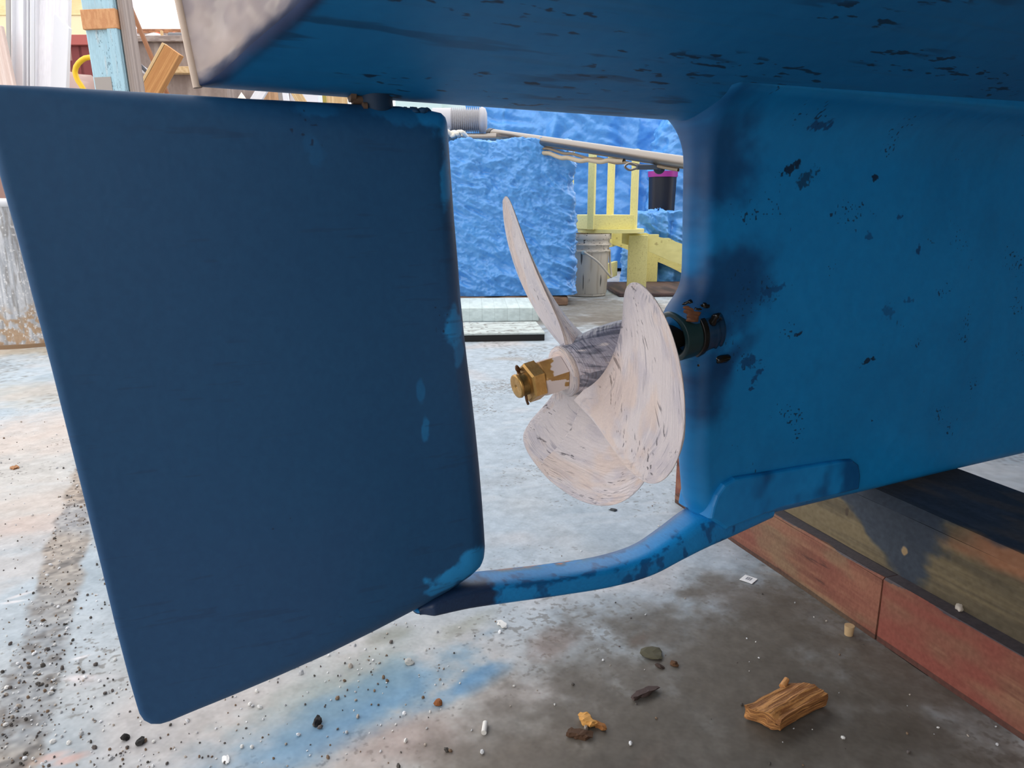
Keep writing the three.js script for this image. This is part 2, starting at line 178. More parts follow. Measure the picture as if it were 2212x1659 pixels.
{
  const hs = [], ns = 96; for (let i = 0; i <= 100; i++) hs.push(KB + 0.478 * (i / 100));
  const sTo = (k) => (k < 0.35 ? 0.03 * (k / 0.35) ** 2 : 0.03 + 3.6 * ((k - 0.35) / 0.65) ** 2.2);
  const bottomRound = (h) => { const d = (h - KB) / 0.016; return d >= 1 ? 1 : Math.sqrt(Math.max(0.0, 1 - (1 - d) ** 2)); };
  const marks = []; const mk = (px, py, rx, ry, k, col = [2, 58, 104], t = 0) => { const p = onZ(px, py, 0.035); marks.push([p.x, p.y, rx, ry, k, col, Math.cos(t), Math.sin(t)]); };
  mk(1570, 330, 0.05, 0.06, 0.75, undefined, 0.6); mk(1610, 610, 0.06, 0.045, 0.8, undefined, 0.3); mk(1560, 840, 0.028, 0.05, 0.8, undefined, -0.3); mk(1600, 780, 0.04, 0.012, 0.7, undefined, 0.6); mk(1545, 700, 0.03, 0.04, 0.6); mk(1690, 628, 0.018, 0.006, 0.6, undefined, 0.3); mk(1530, 440, 0.025, 0.04, 0.5);
  mk(1732, 358, 0.014, 0.004, 0.9, [6, 36, 62], 0.6); mk(1760, 385, 0.014, 0.006, 0.6, [6, 40, 66], 0.5); mk(1898, 383, 0.006, 0.003, 0.9, [6, 36, 62]); mk(1765, 272, 0.014, 0.005, 0.7); mk(1880, 782, 0.013, 0.003, 0.9, [6, 36, 62], 0.3); mk(1742, 724, 0.006, 0.0025, 0.9, [6, 36, 62], 0.4); mk(1655, 815, 0.012, 0.004, 0.7, undefined, 0.8); mk(1637, 785, 0.012, 0.006, 0.7); mk(1643, 843, 0.004, 0.003, 0.8); mk(1987, 537, 0.003, 0.006, 0.8); mk(1965, 650, 0.008, 0.004, 0.5); mk(1925, 675, 0.01, 0.007, 0.4); mk(1885, 510, 0.005, 0.004, 0.5); mk(1950, 468, 0.004, 0.003, 0.7);
  mk(1532, 435, 0.003, 0.009, 0.7, [150, 190, 200], 0.4); mk(1528, 460, 0.002, 0.006, 0.7, [160, 190, 196]); mk(1520, 1010, 0.0018, 0.008, 0.6, [170, 190, 190]); mk(1514, 940, 0.002, 0.006, 0.6, [170, 180, 160]); mk(1526, 800, 0.004, 0.012, 0.5, [80, 160, 200]); mk(1570, 690, 0.004, 0.002, 0.6, [130, 175, 200]); mk(1500, 265, 0.006, 0.004, 0.8, [190, 205, 200]);
  const keelTex = texture(1600, 1024, (u, v) => {
    const s = -0.36 + 0.86 * u, h = 0.16 + 0.5 * v, n = (fbm(s * 140, h * 140, 2) - 0.5) * 8;
    let c = mix([4, 124, 186], [8, 132, 196], fbm(s * 5, h * 5, 3)); c = mix(c, [4, 112, 170], sst(0.45, 0.8, fbm(s * 9 + 4, h * 9, 4)) * 0.5);
    for (const [ms, mh, rx, ry, k, col, cs, sn] of marks) { const a = s - ms, b = h - mh; if (Math.abs(a) > 0.11 || Math.abs(b) > 0.11) continue; const d = Math.hypot((a * cs + b * sn) / rx, (-a * sn + b * cs) / ry) + (rx > 0.02 ? (fbm(s * 45 + ms, h * 45, 4) - 0.5) * 0.9 : (fbm(s * 260 + ms * 90, h * 260, 3) - 0.5) * 2.4); c = mix(c, col, k * (rx > 0.02 ? 0.95 * (1 - sst(0.3, 1.25, d)) : 1 - sst(0.55, 1.05, d))); }
    const sp = vn(s * 420, h * 420) * vn(s * 33, h * 33); c = mix(c, [8, 44, 72], sst(0.72, 0.8, sp) * 0.8);
    return [c[0] + n, c[1] + n, c[2] + n];
  });
  const g = surf(2 * ns, hs.length - 1, (u, v) => {
    const i = Math.round(u * 2 * ns) - ns, h = hs[Math.round(v * (hs.length - 1))], d = sTo(Math.abs(i) / ns), s = aft(h) + d; let t = halfT(s, h) * bottomRound(h); const nose = 0.017; if (d < nose) t *= Math.sqrt(Math.max(0, 1 - (1 - d / nose) ** 2));
    const lift = h > 0.562 ? 0.5 * (halfT(s, h) - halfT(s, 0.55)) : 0; return V3(s - lift * Math.max(0, 1 - d / 0.1), h, Math.sign(i) * t);
  }, (u, v, p) => [(p.x + 0.36) / 0.86, (p.y - 0.16) / 0.5]);
  const cap = surf(1, ns, (u, v) => { const s = aft(KB) + sTo(v); return V3(s, KB, (u * 2 - 1) * 0.0001); });
  part(boat, 'keel', mergeGeometries([g, cap]), new THREE.MeshStandardMaterial({ map: keelTex, roughness: 0.5, bumpMap: grey(512, 512, (u, v) => fbm(u * 50, v * 34, 3)), bumpScale: 0.0008 }), 'blue keel deadwood with dark damp patches');
}
// --- heel shoe: strap that carries the rudder's foot, and its side plate on the keel
{
  const blue = texture(1024, 256, (u, v) => {
    const n = (fbm(u * 260, v * 70, 2) - 0.5) * 14; let c = mix([8, 122, 186], [16, 136, 202], fbm(u * 26, v * 7, 3)); c = mix(c, [6, 76, 128], sst(0.56, 0.72, fbm(u * 34 + 7, v * 9, 4)) * 0.8);
    const top = sst(0.5, 0.57, v) * (1 - sst(0.93, 1.0, v)); c = mix(c, [78, 96, 132], top * sst(0.3, 0.6, fbm(u * 18 + 5, v * 5, 3)) * sst(0.16, 0.3, u) * 0.85);
    const r = fbm(u * 60, v * 24, 4); c = mix(c, [142, 112, 100], top * sst(0.26, 0.31, u) * (1 - sst(0.42, 0.5, u)) * sst(0.42, 0.58, r)); c = mix(c, [206, 92, 40], top * sst(0.66, 0.7, r) * sst(0.33, 0.36, u) * (1 - sst(0.42, 0.46, u)));
    c = mix(c, [20, 42, 74], (1 - sst(0.24, 0.26, u + (fbm(u * 50, v * 12, 2) - 0.5) * 0.03)) * (1 - sst(0.42, 0.52, v)) * 0.95); return [c[0] + n, c[1] + n, c[2] + n];
  });
  const mat = new THREE.MeshStandardMaterial({ map: blue, roughness: 0.45 });
  const path = [[898, 1312, 0.004], [930, 1296, 0.009], [1000, 1277, 0.0115], [1090, 1265, 0.0115], [1200, 1251, 0.0115], [1310, 1233, 0.012], [1390, 1208, 0.0135], [1450, 1173, 0.016], [1500, 1142, 0.019], [1560, 1112, 0.021], [1640, 1078, 0.02]].map(([x, y, t]) => { const p = onZ(x, y, 0); return V3(p.x, p.y, t); });
  const curve = new THREE.CatmullRomCurve3(path), N = 90, ring = 28;
  const g = surf(ring, N, (u, v) => {
    const c = curve.getPoint(v), t = curve.getTangent(v), l = Math.hypot(t.x, t.y), nx = -t.y / l, ny = t.x / l, a = -Math.PI / 2 + u * 2 * Math.PI, e = 0.55, ca = Math.cos(a), sa = Math.sin(a); // u runs under, starboard, top, port
    const w = (0.019 + 0.004 * sst(0.6, 0.9, v)) * (0.55 + 0.45 * sst(0, 0.08, v)) * Math.sign(ca) * Math.abs(ca) ** e, q = c.z * Math.sign(sa) * Math.abs(sa) ** e;
    return V3(c.x + nx * q, c.y + ny * q, w);
  }, (u, v) => [v, u], true);
  const end = path[0]; const capG = new THREE.SphereGeometry(1, 16, 10); capG.scale(0.004, 0.004, 0.0105); capG.translate(end.x, end.y, 0);
  const shoe = part(boat, 'heel_shoe', mergeGeometries([g, capG]), mat, 'curved blue metal strap with rust-worn top');
  const out = [[1546, 1120], [1550, 1098], [1558, 1075], [1572, 1054], [1592, 1041], [1650, 1030], [1730, 1014], [1810, 999], [1832, 997], [1843, 1006], [1846, 1026], [1843, 1049], [1800, 1062], [1690, 1091], [1620, 1120], [1575, 1140]].map(([x, y]) => onZ(x, y, 0.03));
  const sh = new THREE.Shape(out.map((p) => new THREE.Vector2(p.x, Math.max(p.y, KB - 0.0035)))); const ex = new THREE.ExtrudeGeometry(sh, { depth: 2, bevelEnabled: true, bevelThickness: 0.3, bevelSize: 0.0035, bevelSegments: 3, steps: 1 }); ex.translate(0, 0, -1); const p = ex.attributes.position;
  for (let i = 0; i < p.count; i++) { const z = p.getZ(i), s = Math.sign(z), k = Math.min(1, Math.max(0, (Math.abs(z) - 1) / 0.3)); p.setZ(i, s * (halfT(p.getX(i), 0.25) + 0.0015 + 0.0045 * k)); }
  ex.computeVertexNormals(); const uv = ex.attributes.uv; for (let i = 0; i < uv.count; i++) uv.setXY(i, 0.6 + p.getX(i) * 0.5, 0.25 + (p.getY(i) - 0.18) * 1.5);
  part(shoe, 'side_plate', ex, mat, 'raised plate faired onto keel');
}
// --- shaft line and propeller
const PR0 = { s0: -0.3964, R: 0.1675, cm: 0.1611, p1: 6.91, q1: 0.5, pitch: -0.2328, rake: -0.198, skew: -0.1215, c0: 0.6222, sl: 0.2073, ph: 0.3672, aw: 0.0664, rk2: 0.0121, pv: 0.4941, sk1: 0.0502, dh: -0.0066, w1: -0.0265, r0: 0.022 };
const AX = V3(Math.cos(PR0.sl) * Math.cos(PR0.aw), Math.sin(PR0.sl), Math.cos(PR0.sl) * Math.sin(PR0.aw)), AU = V3(0, 0, 1).cross(AX).normalize(), AZ = AX.clone().cross(AU);
const HUB = V3(PR0.s0, 0.399 + PR0.dh + (PR0.s0 + 0.2906) * Math.tan(PR0.sl), 0);
const bladeAxial = (d, r = 0, a = 0) => HUB.clone().addScaledVector(AX, d).addScaledVector(AZ, r * Math.cos(a)).addScaledVector(AU, r * Math.sin(a));
const S1 = onZ(1490, 715), S2 = onZ(1128, 831), BX = S1.clone().sub(S2).normalize(), BU = V3(0, 0, 1).cross(BX).normalize(), BZ = BX.clone().cross(BU), HB = S2.clone().addScaledVector(BX, (PR0.s0 - S2.x) / BX.x);
const axial = (d, r = 0, a = 0) => HB.clone().addScaledVector(BX, d).addScaledVector(BZ, r * Math.cos(a)).addScaledVector(BU, r * Math.sin(a));
function spin(profile, seg = 40) { return surf(seg, profile.length - 1, (u, v) => { const [d, r] = profile[Math.round(v * (profile.length - 1))]; return axial(d, r, u * 2 * Math.PI); }, (u, v) => [u, v], true); }
const primer = texture(1400, 1400, (u, v) => {
  const n = (fbm(u * 260, v * 260, 2) - 0.5) * 10; let c = mix([212, 200, 200], [222, 208, 203], fbm(u * 5, v * 5, 3)); c = mix(c, [190, 180, 186], sst(0.45, 0.75, fbm(u * 9, v * 14 + 4, 4)) * 0.55);
  const w = v + (fbm(u * 4, v * 4, 2) - 0.5) * 0.2, st = fbm(u * 9 + 9, w * 90, 4); c = mix(c, [150, 142, 150], sst(0.62, 0.76, st) * 0.6 * sst(0.4, 0.62, fbm(u * 5 + 60, v * 5, 2))); c = mix(c, [234, 222, 216], sst(0.66, 0.8, fbm(u * 11, w * 110 + 31, 3)) * 0.45);
  const q = fbm(u * 38 + v * 20 + 3, w * 60 + u * 24, 4), near = fbm(u * 9, v * 9 + 20, 2); c = mix(c, [100, 92, 94], sst(0.68, 0.74, q) * sst(0.58, 0.68, near) * 0.85); c = mix(c, [226, 190, 164], sst(0.56, 0.68, fbm(u * 4 + 7, v * 4, 4)) * 0.35); return [c[0] + n, c[1] + n, c[2] + n];
}, THREE.RepeatWrapping);
const brushed = grey(512, 512, (u, v) => fbm(u * 9, (v + (vn(u * 6, v * 6) - 0.5) * 0.1) * 70, 3) * 0.7 + fbm(u * 60, v * 60, 2) * 0.3);
const primerMat = new THREE.MeshStandardMaterial({ map: primer, roughness: 0.5, bumpMap: brushed, bumpScale: 0.0009 });
const hubTex = texture(512, 512, (u, v) => { const n = (fbm(u * 120, v * 120, 2) - 0.5) * 16; let c = mix([190, 180, 186], [150, 146, 156], sst(0.35, 0.65, fbm(u * 7 + v * 3, v * 4, 3))); c = mix(c, [92, 92, 104], sst(0.52, 0.7, fbm(u * 42 + v * 14, v * 7 + 2, 4)) * 0.85); c = mix(c, [226, 212, 204], sst(0.64, 0.74, fbm(u * 40 + v * 14 + 50, v * 8, 3)) * 0.7); return [c[0] + n, c[1] + n, c[2] + n]; }, THREE.RepeatWrapping);
const hubMat = new THREE.MeshStandardMaterial({ map: hubTex, roughness: 0.45, bumpMap: brushed, bumpScale: 0.0022 });
const prop = new THREE.Group(); prop.name = 'propeller'; prop.userData.label = 'three-bladed propeller in brushed pale primer'; boat.add(prop);
const brass = new THREE.MeshStandardMaterial({ map: texture(256, 256, (u, v) => { const c = mix([206, 164, 98], [164, 124, 70], fbm(u * 10, v * 10, 4)), n = (fbm(u * 60, v * 60, 2) - 0.5) * 20; return [c[0] + n, c[1] + n, c[2] + n]; }), roughness: 0.38, metalness: 0.75 });
const brassPrimed = new THREE.MeshStandardMaterial({ map: texture(256, 256, (u, v) => { const k = sst(0.54, 0.57, fbm(u * 11 + 3, v * 5 + 1, 3)); return mix([222, 206, 200], mix([186, 142, 78], [150, 108, 58], fbm(u * 20, v * 20, 3)), k); }), roughness: 0.5 });
{
  part(prop, 'hub', spin([[-0.048, 0.0], [-0.048, 0.019], [-0.0475, 0.0215], [-0.045, 0.0232], [-0.036, 0.0252], [-0.02, 0.028], [0, 0.0305], [0.02, 0.0312], [0.034, 0.0305], [0.04, 0.028], [0.041, 0.02], [0.041, 0.0]], 64), hubMat, 'grey streaked hub');
  const nu = 54, nv = 64, own = [{ R: 0.1686, cm: 0.1692, p1: 6.494, q1: 0.588, pitch: -0.2486, rake: -0.1943, skew: -0.1206, c0: 0.5822, ph: 0.3696, rk2: 0.0134, sk1: 0.0478, w1: -0.0244 }, { R: 0.186, cm: 0.1539, q1: 0.5428, pitch: -0.2381, rake: -0.1962, skew: -0.1427, c0: 0.5894, ph: 0.369, rk2: 0.0182, sk1: 0.06, w1: -0.0477 }, { R: 0.1667, c0: 0.5431, skew: -0.1276, ph: 0.3994, rk2: 0.0131, sk1: 0.0494, w1: -0.0224 }];
  const bladeGeo = (k) => { const PR = { ...PR0, ...own[k] }, phi = PR.ph + k * 2 * Math.PI / 3;
    const mid = (x, v) => {
      const r = PR.r0 + x * (PR.R - PR.r0), ch = PR.cm * Math.max(0, 1 - x ** PR.p1) ** PR.q1 * (PR.c0 + (1 - PR.c0) * Math.sin(Math.min(1, x / 0.65) * Math.PI / 2)), be = Math.atan2(PR.pitch * (1 + PR.pv * (x - 0.5)), 2 * Math.PI * r), c = v * ch + PR.sk1 * x + PR.skew * x * x, th = phi + c * Math.cos(be) / r;
      return bladeAxial(-c * Math.sin(be) + PR.rake * (r - PR.r0) + PR.rk2 * x * x + PR.w1 * (v * ch) ** 2 / 0.08, r, th);
    };
    const side = (sg) => surf(nu, nv, (u, w) => {
      const x = 1 - (1 - w) ** 1.5, v = -0.5 * Math.cos(u * Math.PI), e = 1e-3, c = mid(x, v), a = mid(x, v + e).sub(mid(x, v - e)), b = mid(Math.min(1, x + e), v).sub(mid(x - e < 0 ? 0 : x - e, v)); const nrm = a.cross(b); if (nrm.lengthSq() < 1e-16) nrm.copy(AX); nrm.normalize();
      const th = (0.0085 * (1 - x) ** 1.3 + 0.0022) * (0.18 + 0.82 * Math.sqrt(Math.max(0, 1 - (2 * v) ** 2))) + 0.012 * Math.exp(-x / 0.09) + (fbm(u * 9 + phi * 3, w * 9, 3) - 0.5) * 0.0007; return c.addScaledVector(nrm, sg * th * 0.5);
    }, (u, w) => [u * 0.9 + phi * 0.37, w * 0.9 + phi * 0.21]);
    const A = side(1), B = side(-1); const ia = A.index.array; for (let i = 0; i < ia.length; i += 3) { const t = ia[i]; ia[i] = ia[i + 1]; ia[i + 1] = t; } A.computeVertexNormals();
    const rimPts = (g) => { const o = [], p = g.attributes.position, at = (i, j) => { const k = j * (nu + 1) + i; return V3(p.getX(k), p.getY(k), p.getZ(k)); }; for (let j = 0; j <= nv; j++) o.push(at(0, j)); for (let i = 1; i <= nu; i++) o.push(at(i, nv)); for (let j = nv - 1; j >= 0; j--) o.push(at(nu, j)); return o; };
    const ra = rimPts(A), rb = rimPts(B), rim = surf(ra.length - 1, 1, (u, v) => (v ? rb : ra)[Math.round(u * (ra.length - 1))]);
    return mergeGeometries([A, B, rim]);
  };
  for (let k = 0; k < 3; k++) part(prop, 'blade', bladeGeo(k), primerMat);
  const hex = (d0, d1, af, turn) => { const r = af / Math.sqrt(3), c = 0.0015, pr = [[d0, 0], [d0, r - c * 1.6], [d0 + c, r], [d1 - c, r], [d1, r - c * 1.6], [d1, 0]]; return surf(6, pr.length - 1, (u, v) => { const [d, q] = pr[Math.round(v * (pr.length - 1))]; return axial(d, q, turn + u * 2 * Math.PI); }, (u, v) => [u, v]).toNonIndexed(); };
  const flat = (g) => { g.computeVertexNormals(); return g; };
  part(prop, 'nut', flat(hex(-0.0735, -0.048, 0.031, 0.25)), brassPrimed, 'brass nut smeared with primer');
  part(prop, 'lock_nut', flat(hex(-0.0865, -0.073, 0.0325, 0.55)), brass, 'bare brass lock nut');
  part(prop, 'washer', spin([[-0.048, 0.0], [-0.0488, 0.018], [-0.0475, 0.0235], [-0.045, 0.0245], [-0.043, 0.0235]], 40), primerMat);
  const thread = [[-0.08, 0.0098]]; for (let i = 0; i < 6; i++) { thread.push([-0.0868 - i * 0.0012, 0.0104], [-0.0873 - i * 0.0012, 0.0092]); } thread.push([-0.0942, 0.0112], [-0.0962, 0.0108], [-0.0966, 0.0092], [-0.0966, 0.0022], [-0.094, 0.0]);
  part(prop, 'shaft_end', spin(thread, 32), brass, 'threaded brass shaft end');
  const cp = [axial(-0.0895, 0.015, 1.9), axial(-0.0895, 0.008, 1.9), axial(-0.0895, 0.008, 5.04), axial(-0.09, 0.0145, 5.0), axial(-0.088, 0.019, 4.8)], loop = [axial(-0.0895, 0.0115, 1.9), axial(-0.0872, 0.015, 2.1), axial(-0.0895, 0.0175, 1.95), axial(-0.092, 0.015, 1.75), axial(-0.0896, 0.0115, 1.9)];
  part(prop, 'cotter_pin', mergeGeometries([tube(cp, 0.0013, 30, 8), tube(loop, 0.0012, 30, 8)]), M(0x6b4a30, 0.5, { metalness: 0.5 }), 'bent cotter pin');
  // ragged flakes of dried primer on the blade edges
  const shaft = part(boat, 'propeller_shaft', spin([[0.03, 0.0127], [0.125, 0.0127]], 28), M(0x2a2622, 0.4, { metalness: 0.6 }), 'dark shaft inside bearing');
  const tubeG = spin([[0.135, 0.0], [0.13, 0.0185], [0.0835, 0.0195], [0.083, 0.0215], [0.0835, 0.0245], [0.085, 0.0255], [0.1, 0.026], [0.125, 0.0264]], 56);
  const st = part(boat, 'stern_tube', tubeG, new THREE.MeshStandardMaterial({ color: 0x1d3a3c, roughness: 0.35 }), 'dark green stern bearing');
  part(st, 'band', spin([[0.1025, 0.022], [0.102, 0.0272], [0.1035, 0.0282], [0.108, 0.0282], [0.1095, 0.0272]], 56), M(0x14120f, 0.3), 'black sealant band'); part(st, 'collar', spin([[0.109, 0.025], [0.1095, 0.0276], [0.118, 0.0278], [0.1195, 0.0286], [0.1215, 0.0288], [0.123, 0.0278], [0.125, 0.0276], [0.1265, 0.0285], [0.129, 0.0284], [0.131, 0.027], [0.132, 0.02]], 56), M(0x0d3350, 0.22), 'glossy navy sealant collar');
  const gunkMat = M(0x16130f, 0.18); for (let i = 0; i < 15; i++) { const low = i > 11, a = low ? 4.9 + rnd() * 0.5 : 0.55 + rnd() * 0.85, d = (low ? 0.112 : 0.104) + rnd() * 0.024, p = axial(d, 0.0305 + rnd() * 0.003, a), g = lump(0.013 + rnd() * 0.008, 0.009, 0.01 + rnd() * 0.005, 0.5, 2, i); g.rotateX(rnd() * 3); g.translate(p.x, p.y - 0.002, p.z); part(st, 'sealant_blob', g, gunkMat); }
  const rust = []; for (let i = 0; i < 5; i++) { const p = axial(0.094 + i * 0.003, 0.029, 0.75 + i * 0.2), g = lump(0.016, 0.008, 0.014, 0.5, 2, 30 + i); g.translate(p.x, p.y - 0.003, p.z); rust.push(g); }
  part(st, 'rust_scale', mergeGeometries(rust), M(0x7a4a2c, 0.8), 'rust-brown scale above bearing');
}
// --- rudder
{
  const px = [[-56, 181], [100, 187], [250, 196], [400, 205], [520, 213], [640, 219], [760, 225], [860, 230], [900, 236], [930, 240], [948, 244], [957, 252], [962, 270], [966, 330], [971, 400], [977, 480], [984, 560], [990, 640], [998, 720], [1005, 780], [1014, 850], [1022, 920], [1030, 1000], [1036, 1070], [1041, 1140], [1043, 1175], [1040, 1200], [1031, 1218], [1010, 1238], [960, 1272], [890, 1311], [800, 1358], [700, 1408], [600, 1454], [500, 1498], [420, 1532], [365, 1556], [345, 1562], [325, 1562], [311, 1555], [301, 1541], [296, 1525], [280, 1470], [250, 1355], [220, 1230], [190, 1110], [150, 950], [110, 790], [70, 640], [35, 505], [5, 400], [-20, 305], [-42, 225], [-55, 195]];
  const pts = []; for (let i = 0; i < px.length; i++) { const a = onZ(...px[i]), b = onZ(...px[(i + 1) % px.length]), n = Math.max(1, Math.ceil(a.distanceTo(b) / 0.006)); for (let k = 0; k < n; k++) { const q = a.clone().lerp(b, k / n); pts.push([q.x, q.y]); } }
  let cx = 0, cy = 0; for (const p of pts) { cx += p[0] / pts.length; cy += p[1] / pts.length; }
  const N = pts.length, rings = [0]; for (let i = 1; i <= 26; i++) rings.push(i < 14 ? 0.13 * (i / 13) ** 2 : 0.13 + 0.87 * (i - 13) / 13);
  const lead = (h) => lerp(onZ(1042, 1150).x, onZ(962, 270).x, (h - 0.28) / 0.3), trail = (h) => lerp(onZ(300, 1540).x, onZ(-56, 181).x, (h - 0.14) / 0.45);
  const thick = (s, h) => { const u = clamp((s - trail(h)) / (lead(h) - trail(h))); return 0.004 + 0.018 * (u < 0.75 ? Math.sin(u / 0.75 * Math.PI / 2) ** 1.2 : 1); };
  const dist = (x, y) => { let b = 1; for (let i = 0; i < N; i++) { const q = pts[i], r = pts[(i + 1) % N], dx = r[0] - q[0], dy = r[1] - q[1], t = clamp(((x - q[0]) * dx + (y - q[1]) * dy) / (dx * dx + dy * dy)); b = Math.min(b, Math.hypot(x - q[0] - t * dx, y - q[1] - t * dy)); } return b; };
  const sideG = (sg) => surf(N, rings.length - 1, (u, v) => { const q = pts[Math.round(u * N) % N], k = 1 - rings[Math.round(v * (rings.length - 1))], x = cx + (q[0] - cx) * k, y = cy + (q[1] - cy) * k, T = thick(x, y), e = T * 1.15, d = Math.min(1, (k === 1 ? 0 : dist(x, y)) / e); return V3(x, y, sg * T * Math.sqrt(Math.max(0, 1 - (1 - d) ** 2))); }, (u, v, p) => [(p.x + 0.88) / 0.42, (p.y - 0.12) / 0.5]);
  const A = sideG(1), B = sideG(-1); const ib = A.index.array; for (let i = 0; i < ib.length; i += 3) { const t = ib[i]; ib[i] = ib[i + 1]; ib[i + 1] = t; } A.computeVertexNormals(); B.computeVertexNormals();
  let all = mergeGeometries([A, B]); { const uv = all.attributes.uv; all.deleteAttribute('normal'); all = mergeVertices(all, 1e-6); all.computeVertexNormals(); }
  const patch = [[950, 255, 0.02, 0.014, 0.8], [962, 380, 0.006, 0.03, 0.9], [900, 250, 0.03, 0.008, 0.4], [968, 300, 0.005, 0.03, 0.8], [980, 700, 0.012, 0.016, 0.9], [992, 760, 0.006, 0.012, 0.6], [915, 920, 0.004, 0.012, 0.5], [905, 850, 0.004, 0.012, 0.35], [1022, 1213, 0.022, 0.013, 1], [985, 1240, 0.03, 0.009, 1], [950, 1268, 0.02, 0.006, 0.8], [680, 330, 0.008, 0.012, 0.15], [1000, 640, 0.004, 0.03, 0.5], [700, 235, 0.02, 0.006, 0.3]].map(([x, y, rx, ry, k]) => { const p = onZ(x, y, 0.018); return [p.x, p.y, rx, ry, k]; });
  const rt = texture(1024, 1200, (u, v) => {
    const s = -0.88 + 0.42 * u, h = 0.12 + 0.5 * v, n = (fbm(s * 260, h * 260, 2) - 0.5) * 7; let c = mix([12, 70, 112], [18, 76, 118], fbm(s * 7, h * 7, 3)); c = mix(c, [30, 72, 114], sst(0.45, 0.75, fbm(s * 4 + 9, h * 4, 3)) * 0.6);
    for (const [ms, mh, rx, ry, k] of patch) { const d = Math.hypot((s - ms) / rx, (h - mh) / ry) + (fbm(s * 90 + ms, h * 90, 4) - 0.5) * 1.2; if (d < 1.2) c = mix(c, [26, 138, 200], k * (1 - sst(0.6, 1.1, d))); }
    const sc = fbm(s * 30, h * 260 + 3, 3); c = mix(c, [14, 40, 72], sst(0.68, 0.78, sc) * 0.2 * sst(0.5, 0.62, fbm(s * 9, h * 20, 2))); const pit = vn(s * 300, h * 300) * vn(s * 21, h * 21); c = mix(c, [10, 34, 62], sst(0.8, 0.86, pit) * 0.7); return [c[0] + n, c[1] + n, c[2] + n];
  });
  const rud = part(boat, 'rudder', all, new THREE.MeshStandardMaterial({ map: rt, roughness: 0.6, bumpMap: grey(512, 512, (u, v) => fbm(u * 120, v * 120, 2)), bumpScale: 0.0001 }), 'navy rudder blade with light blue chips');
  const a = onZ(812, 250), b = onZ(806, 180), stockDir = b.clone().sub(a).normalize();
  const dark = M(0x12324e, 0.6); part(rud, 'rudder_stock', rod(a, a.clone().addScaledVector(stockDir, 0.12), 0.0135, 0.0135, 28), dark, 'dark rudder stock entering hull');
  const bp = onZ(768, 205); part(rud, 'stock_bolt', mergeGeometries([rod(V3(bp.x - 0.004, bp.y - 0.004, 0.004), V3(bp.x + 0.02, bp.y - 0.004, 0.004), 0.0035, 0.0035, 10), rod(V3(bp.x - 0.006, bp.y - 0.001, 0.004), V3(bp.x - 0.002, bp.y - 0.001, 0.004), 0.0055, 0.0055, 6), rod(V3(bp.x + 0.002, bp.y - 0.009, 0.01), V3(bp.x + 0.005, bp.y - 0.009, 0.01), 0.003, 0.003, 8)]), M(0x6a5240, 0.7), 'rusty bolt beside stock');
  const teeth = []; for (let i = 0; i < 7; i++) { const p = onZ(868 + i * 9, 237 + i * 0.6), g = lump(0.006 + rnd() * 0.003, 0.005 + 0.003 * rnd(), 0.014, 0.4, 1, 60 + i); g.translate(p.x, p.y - 0.0035, (rnd() - 0.5) * 0.012); teeth.push(g); } part(rud, 'paint_crust', mergeGeometries(teeth), M(0x16466a, 0.7), 'crusty paint beads on top edge');
}

// ------------------------------------------------------------------ timbers under the keel
function beam(w, h, len, ch) { // cross-section x across (front face at x = 0), y up, run along z; uv.y = girth, uv.x = length
  const c = 0.003, P = [[0.0, 0.0], [0, h - ch], [ch * 0.9, h], [w - c, h], [w, h - c], [w, 0], [0, 0]], girth = [0]; for (let i = 1; i < P.length; i++) girth.push(girth[i - 1] + Math.hypot(P[i][0] - P[i - 1][0], P[i][1] - P[i - 1][1]));
  const geos = []; for (let i = 0; i < P.length - 1; i++) { const g = surf(24, 4, (u, v) => { const z = -len / 2 + len * u, x = lerp(P[i][0], P[i + 1][0], v), y = lerp(P[i][1], P[i + 1][1], v), k = (fbm(z * 9 + w * 50, (girth[i] + v * 0.05) * 12, 3) - 0.5) * 0.003; return V3(x + (x > 0.001 && x < w - 0.001 ? 0 : k), y + (y > 0.001 ? k * 0.4 : 0), z); }, (u, v) => [u, lerp(girth[i], girth[i + 1], v) / girth[6]]); geos.push(g); }
  for (const s of [-1, 1]) { const sh = new THREE.ShapeGeometry(new THREE.Shape(P.slice(0, 6).map((p) => new THREE.Vector2(p[0], p[1])))); sh.translate(0, 0, s * len / 2); const uv = sh.attributes.uv; for (let i = 0; i < uv.count; i++) uv.setXY(i, s < 0 ? 0.004 + uv.getX(i) * 0.02 : 0.99, uv.getY(i) / girth[6]); geos.push(sh); }
  return mergeGeometries(geos.map((g) => g.toNonIndexed()));
}
const TDIR = Math.atan(-0.161); // the timbers lie a little off square to the keel
function timberAt(z, back) { const x = 0.031 - 0.161 * (z + 0.238); return V3(x + back * Math.cos(TDIR), 0, z - back * Math.sin(TDIR) * -1); }
function timber(name, label, z0, z1, back, w, h, y, ch, tex) {
  const len = (z1 - z0) / Math.cos(TDIR), m = timberAt((z0 + z1) / 2, back), t = new THREE.MeshStandardMaterial({ map: tex, roughness: 0.8, bumpMap: tex, bumpScale: 0.0012, side: THREE.DoubleSide });
  const o = solo(name, beam(w, h, len, ch), t, label, 'timber', 'timbers under the keel'); o.position.set(m.x, y, m.z); o.rotation.y = TDIR; return o;
}
const grain = (u, v, s) => fbm(u * 5 + s, v * 40, 4) * 0.55 + fbm(u * 24, v * 150 + s, 3) * 0.25 + fbm(u * 4 + s, v * 6, 2) * 0.2;
const jz = 0.062;
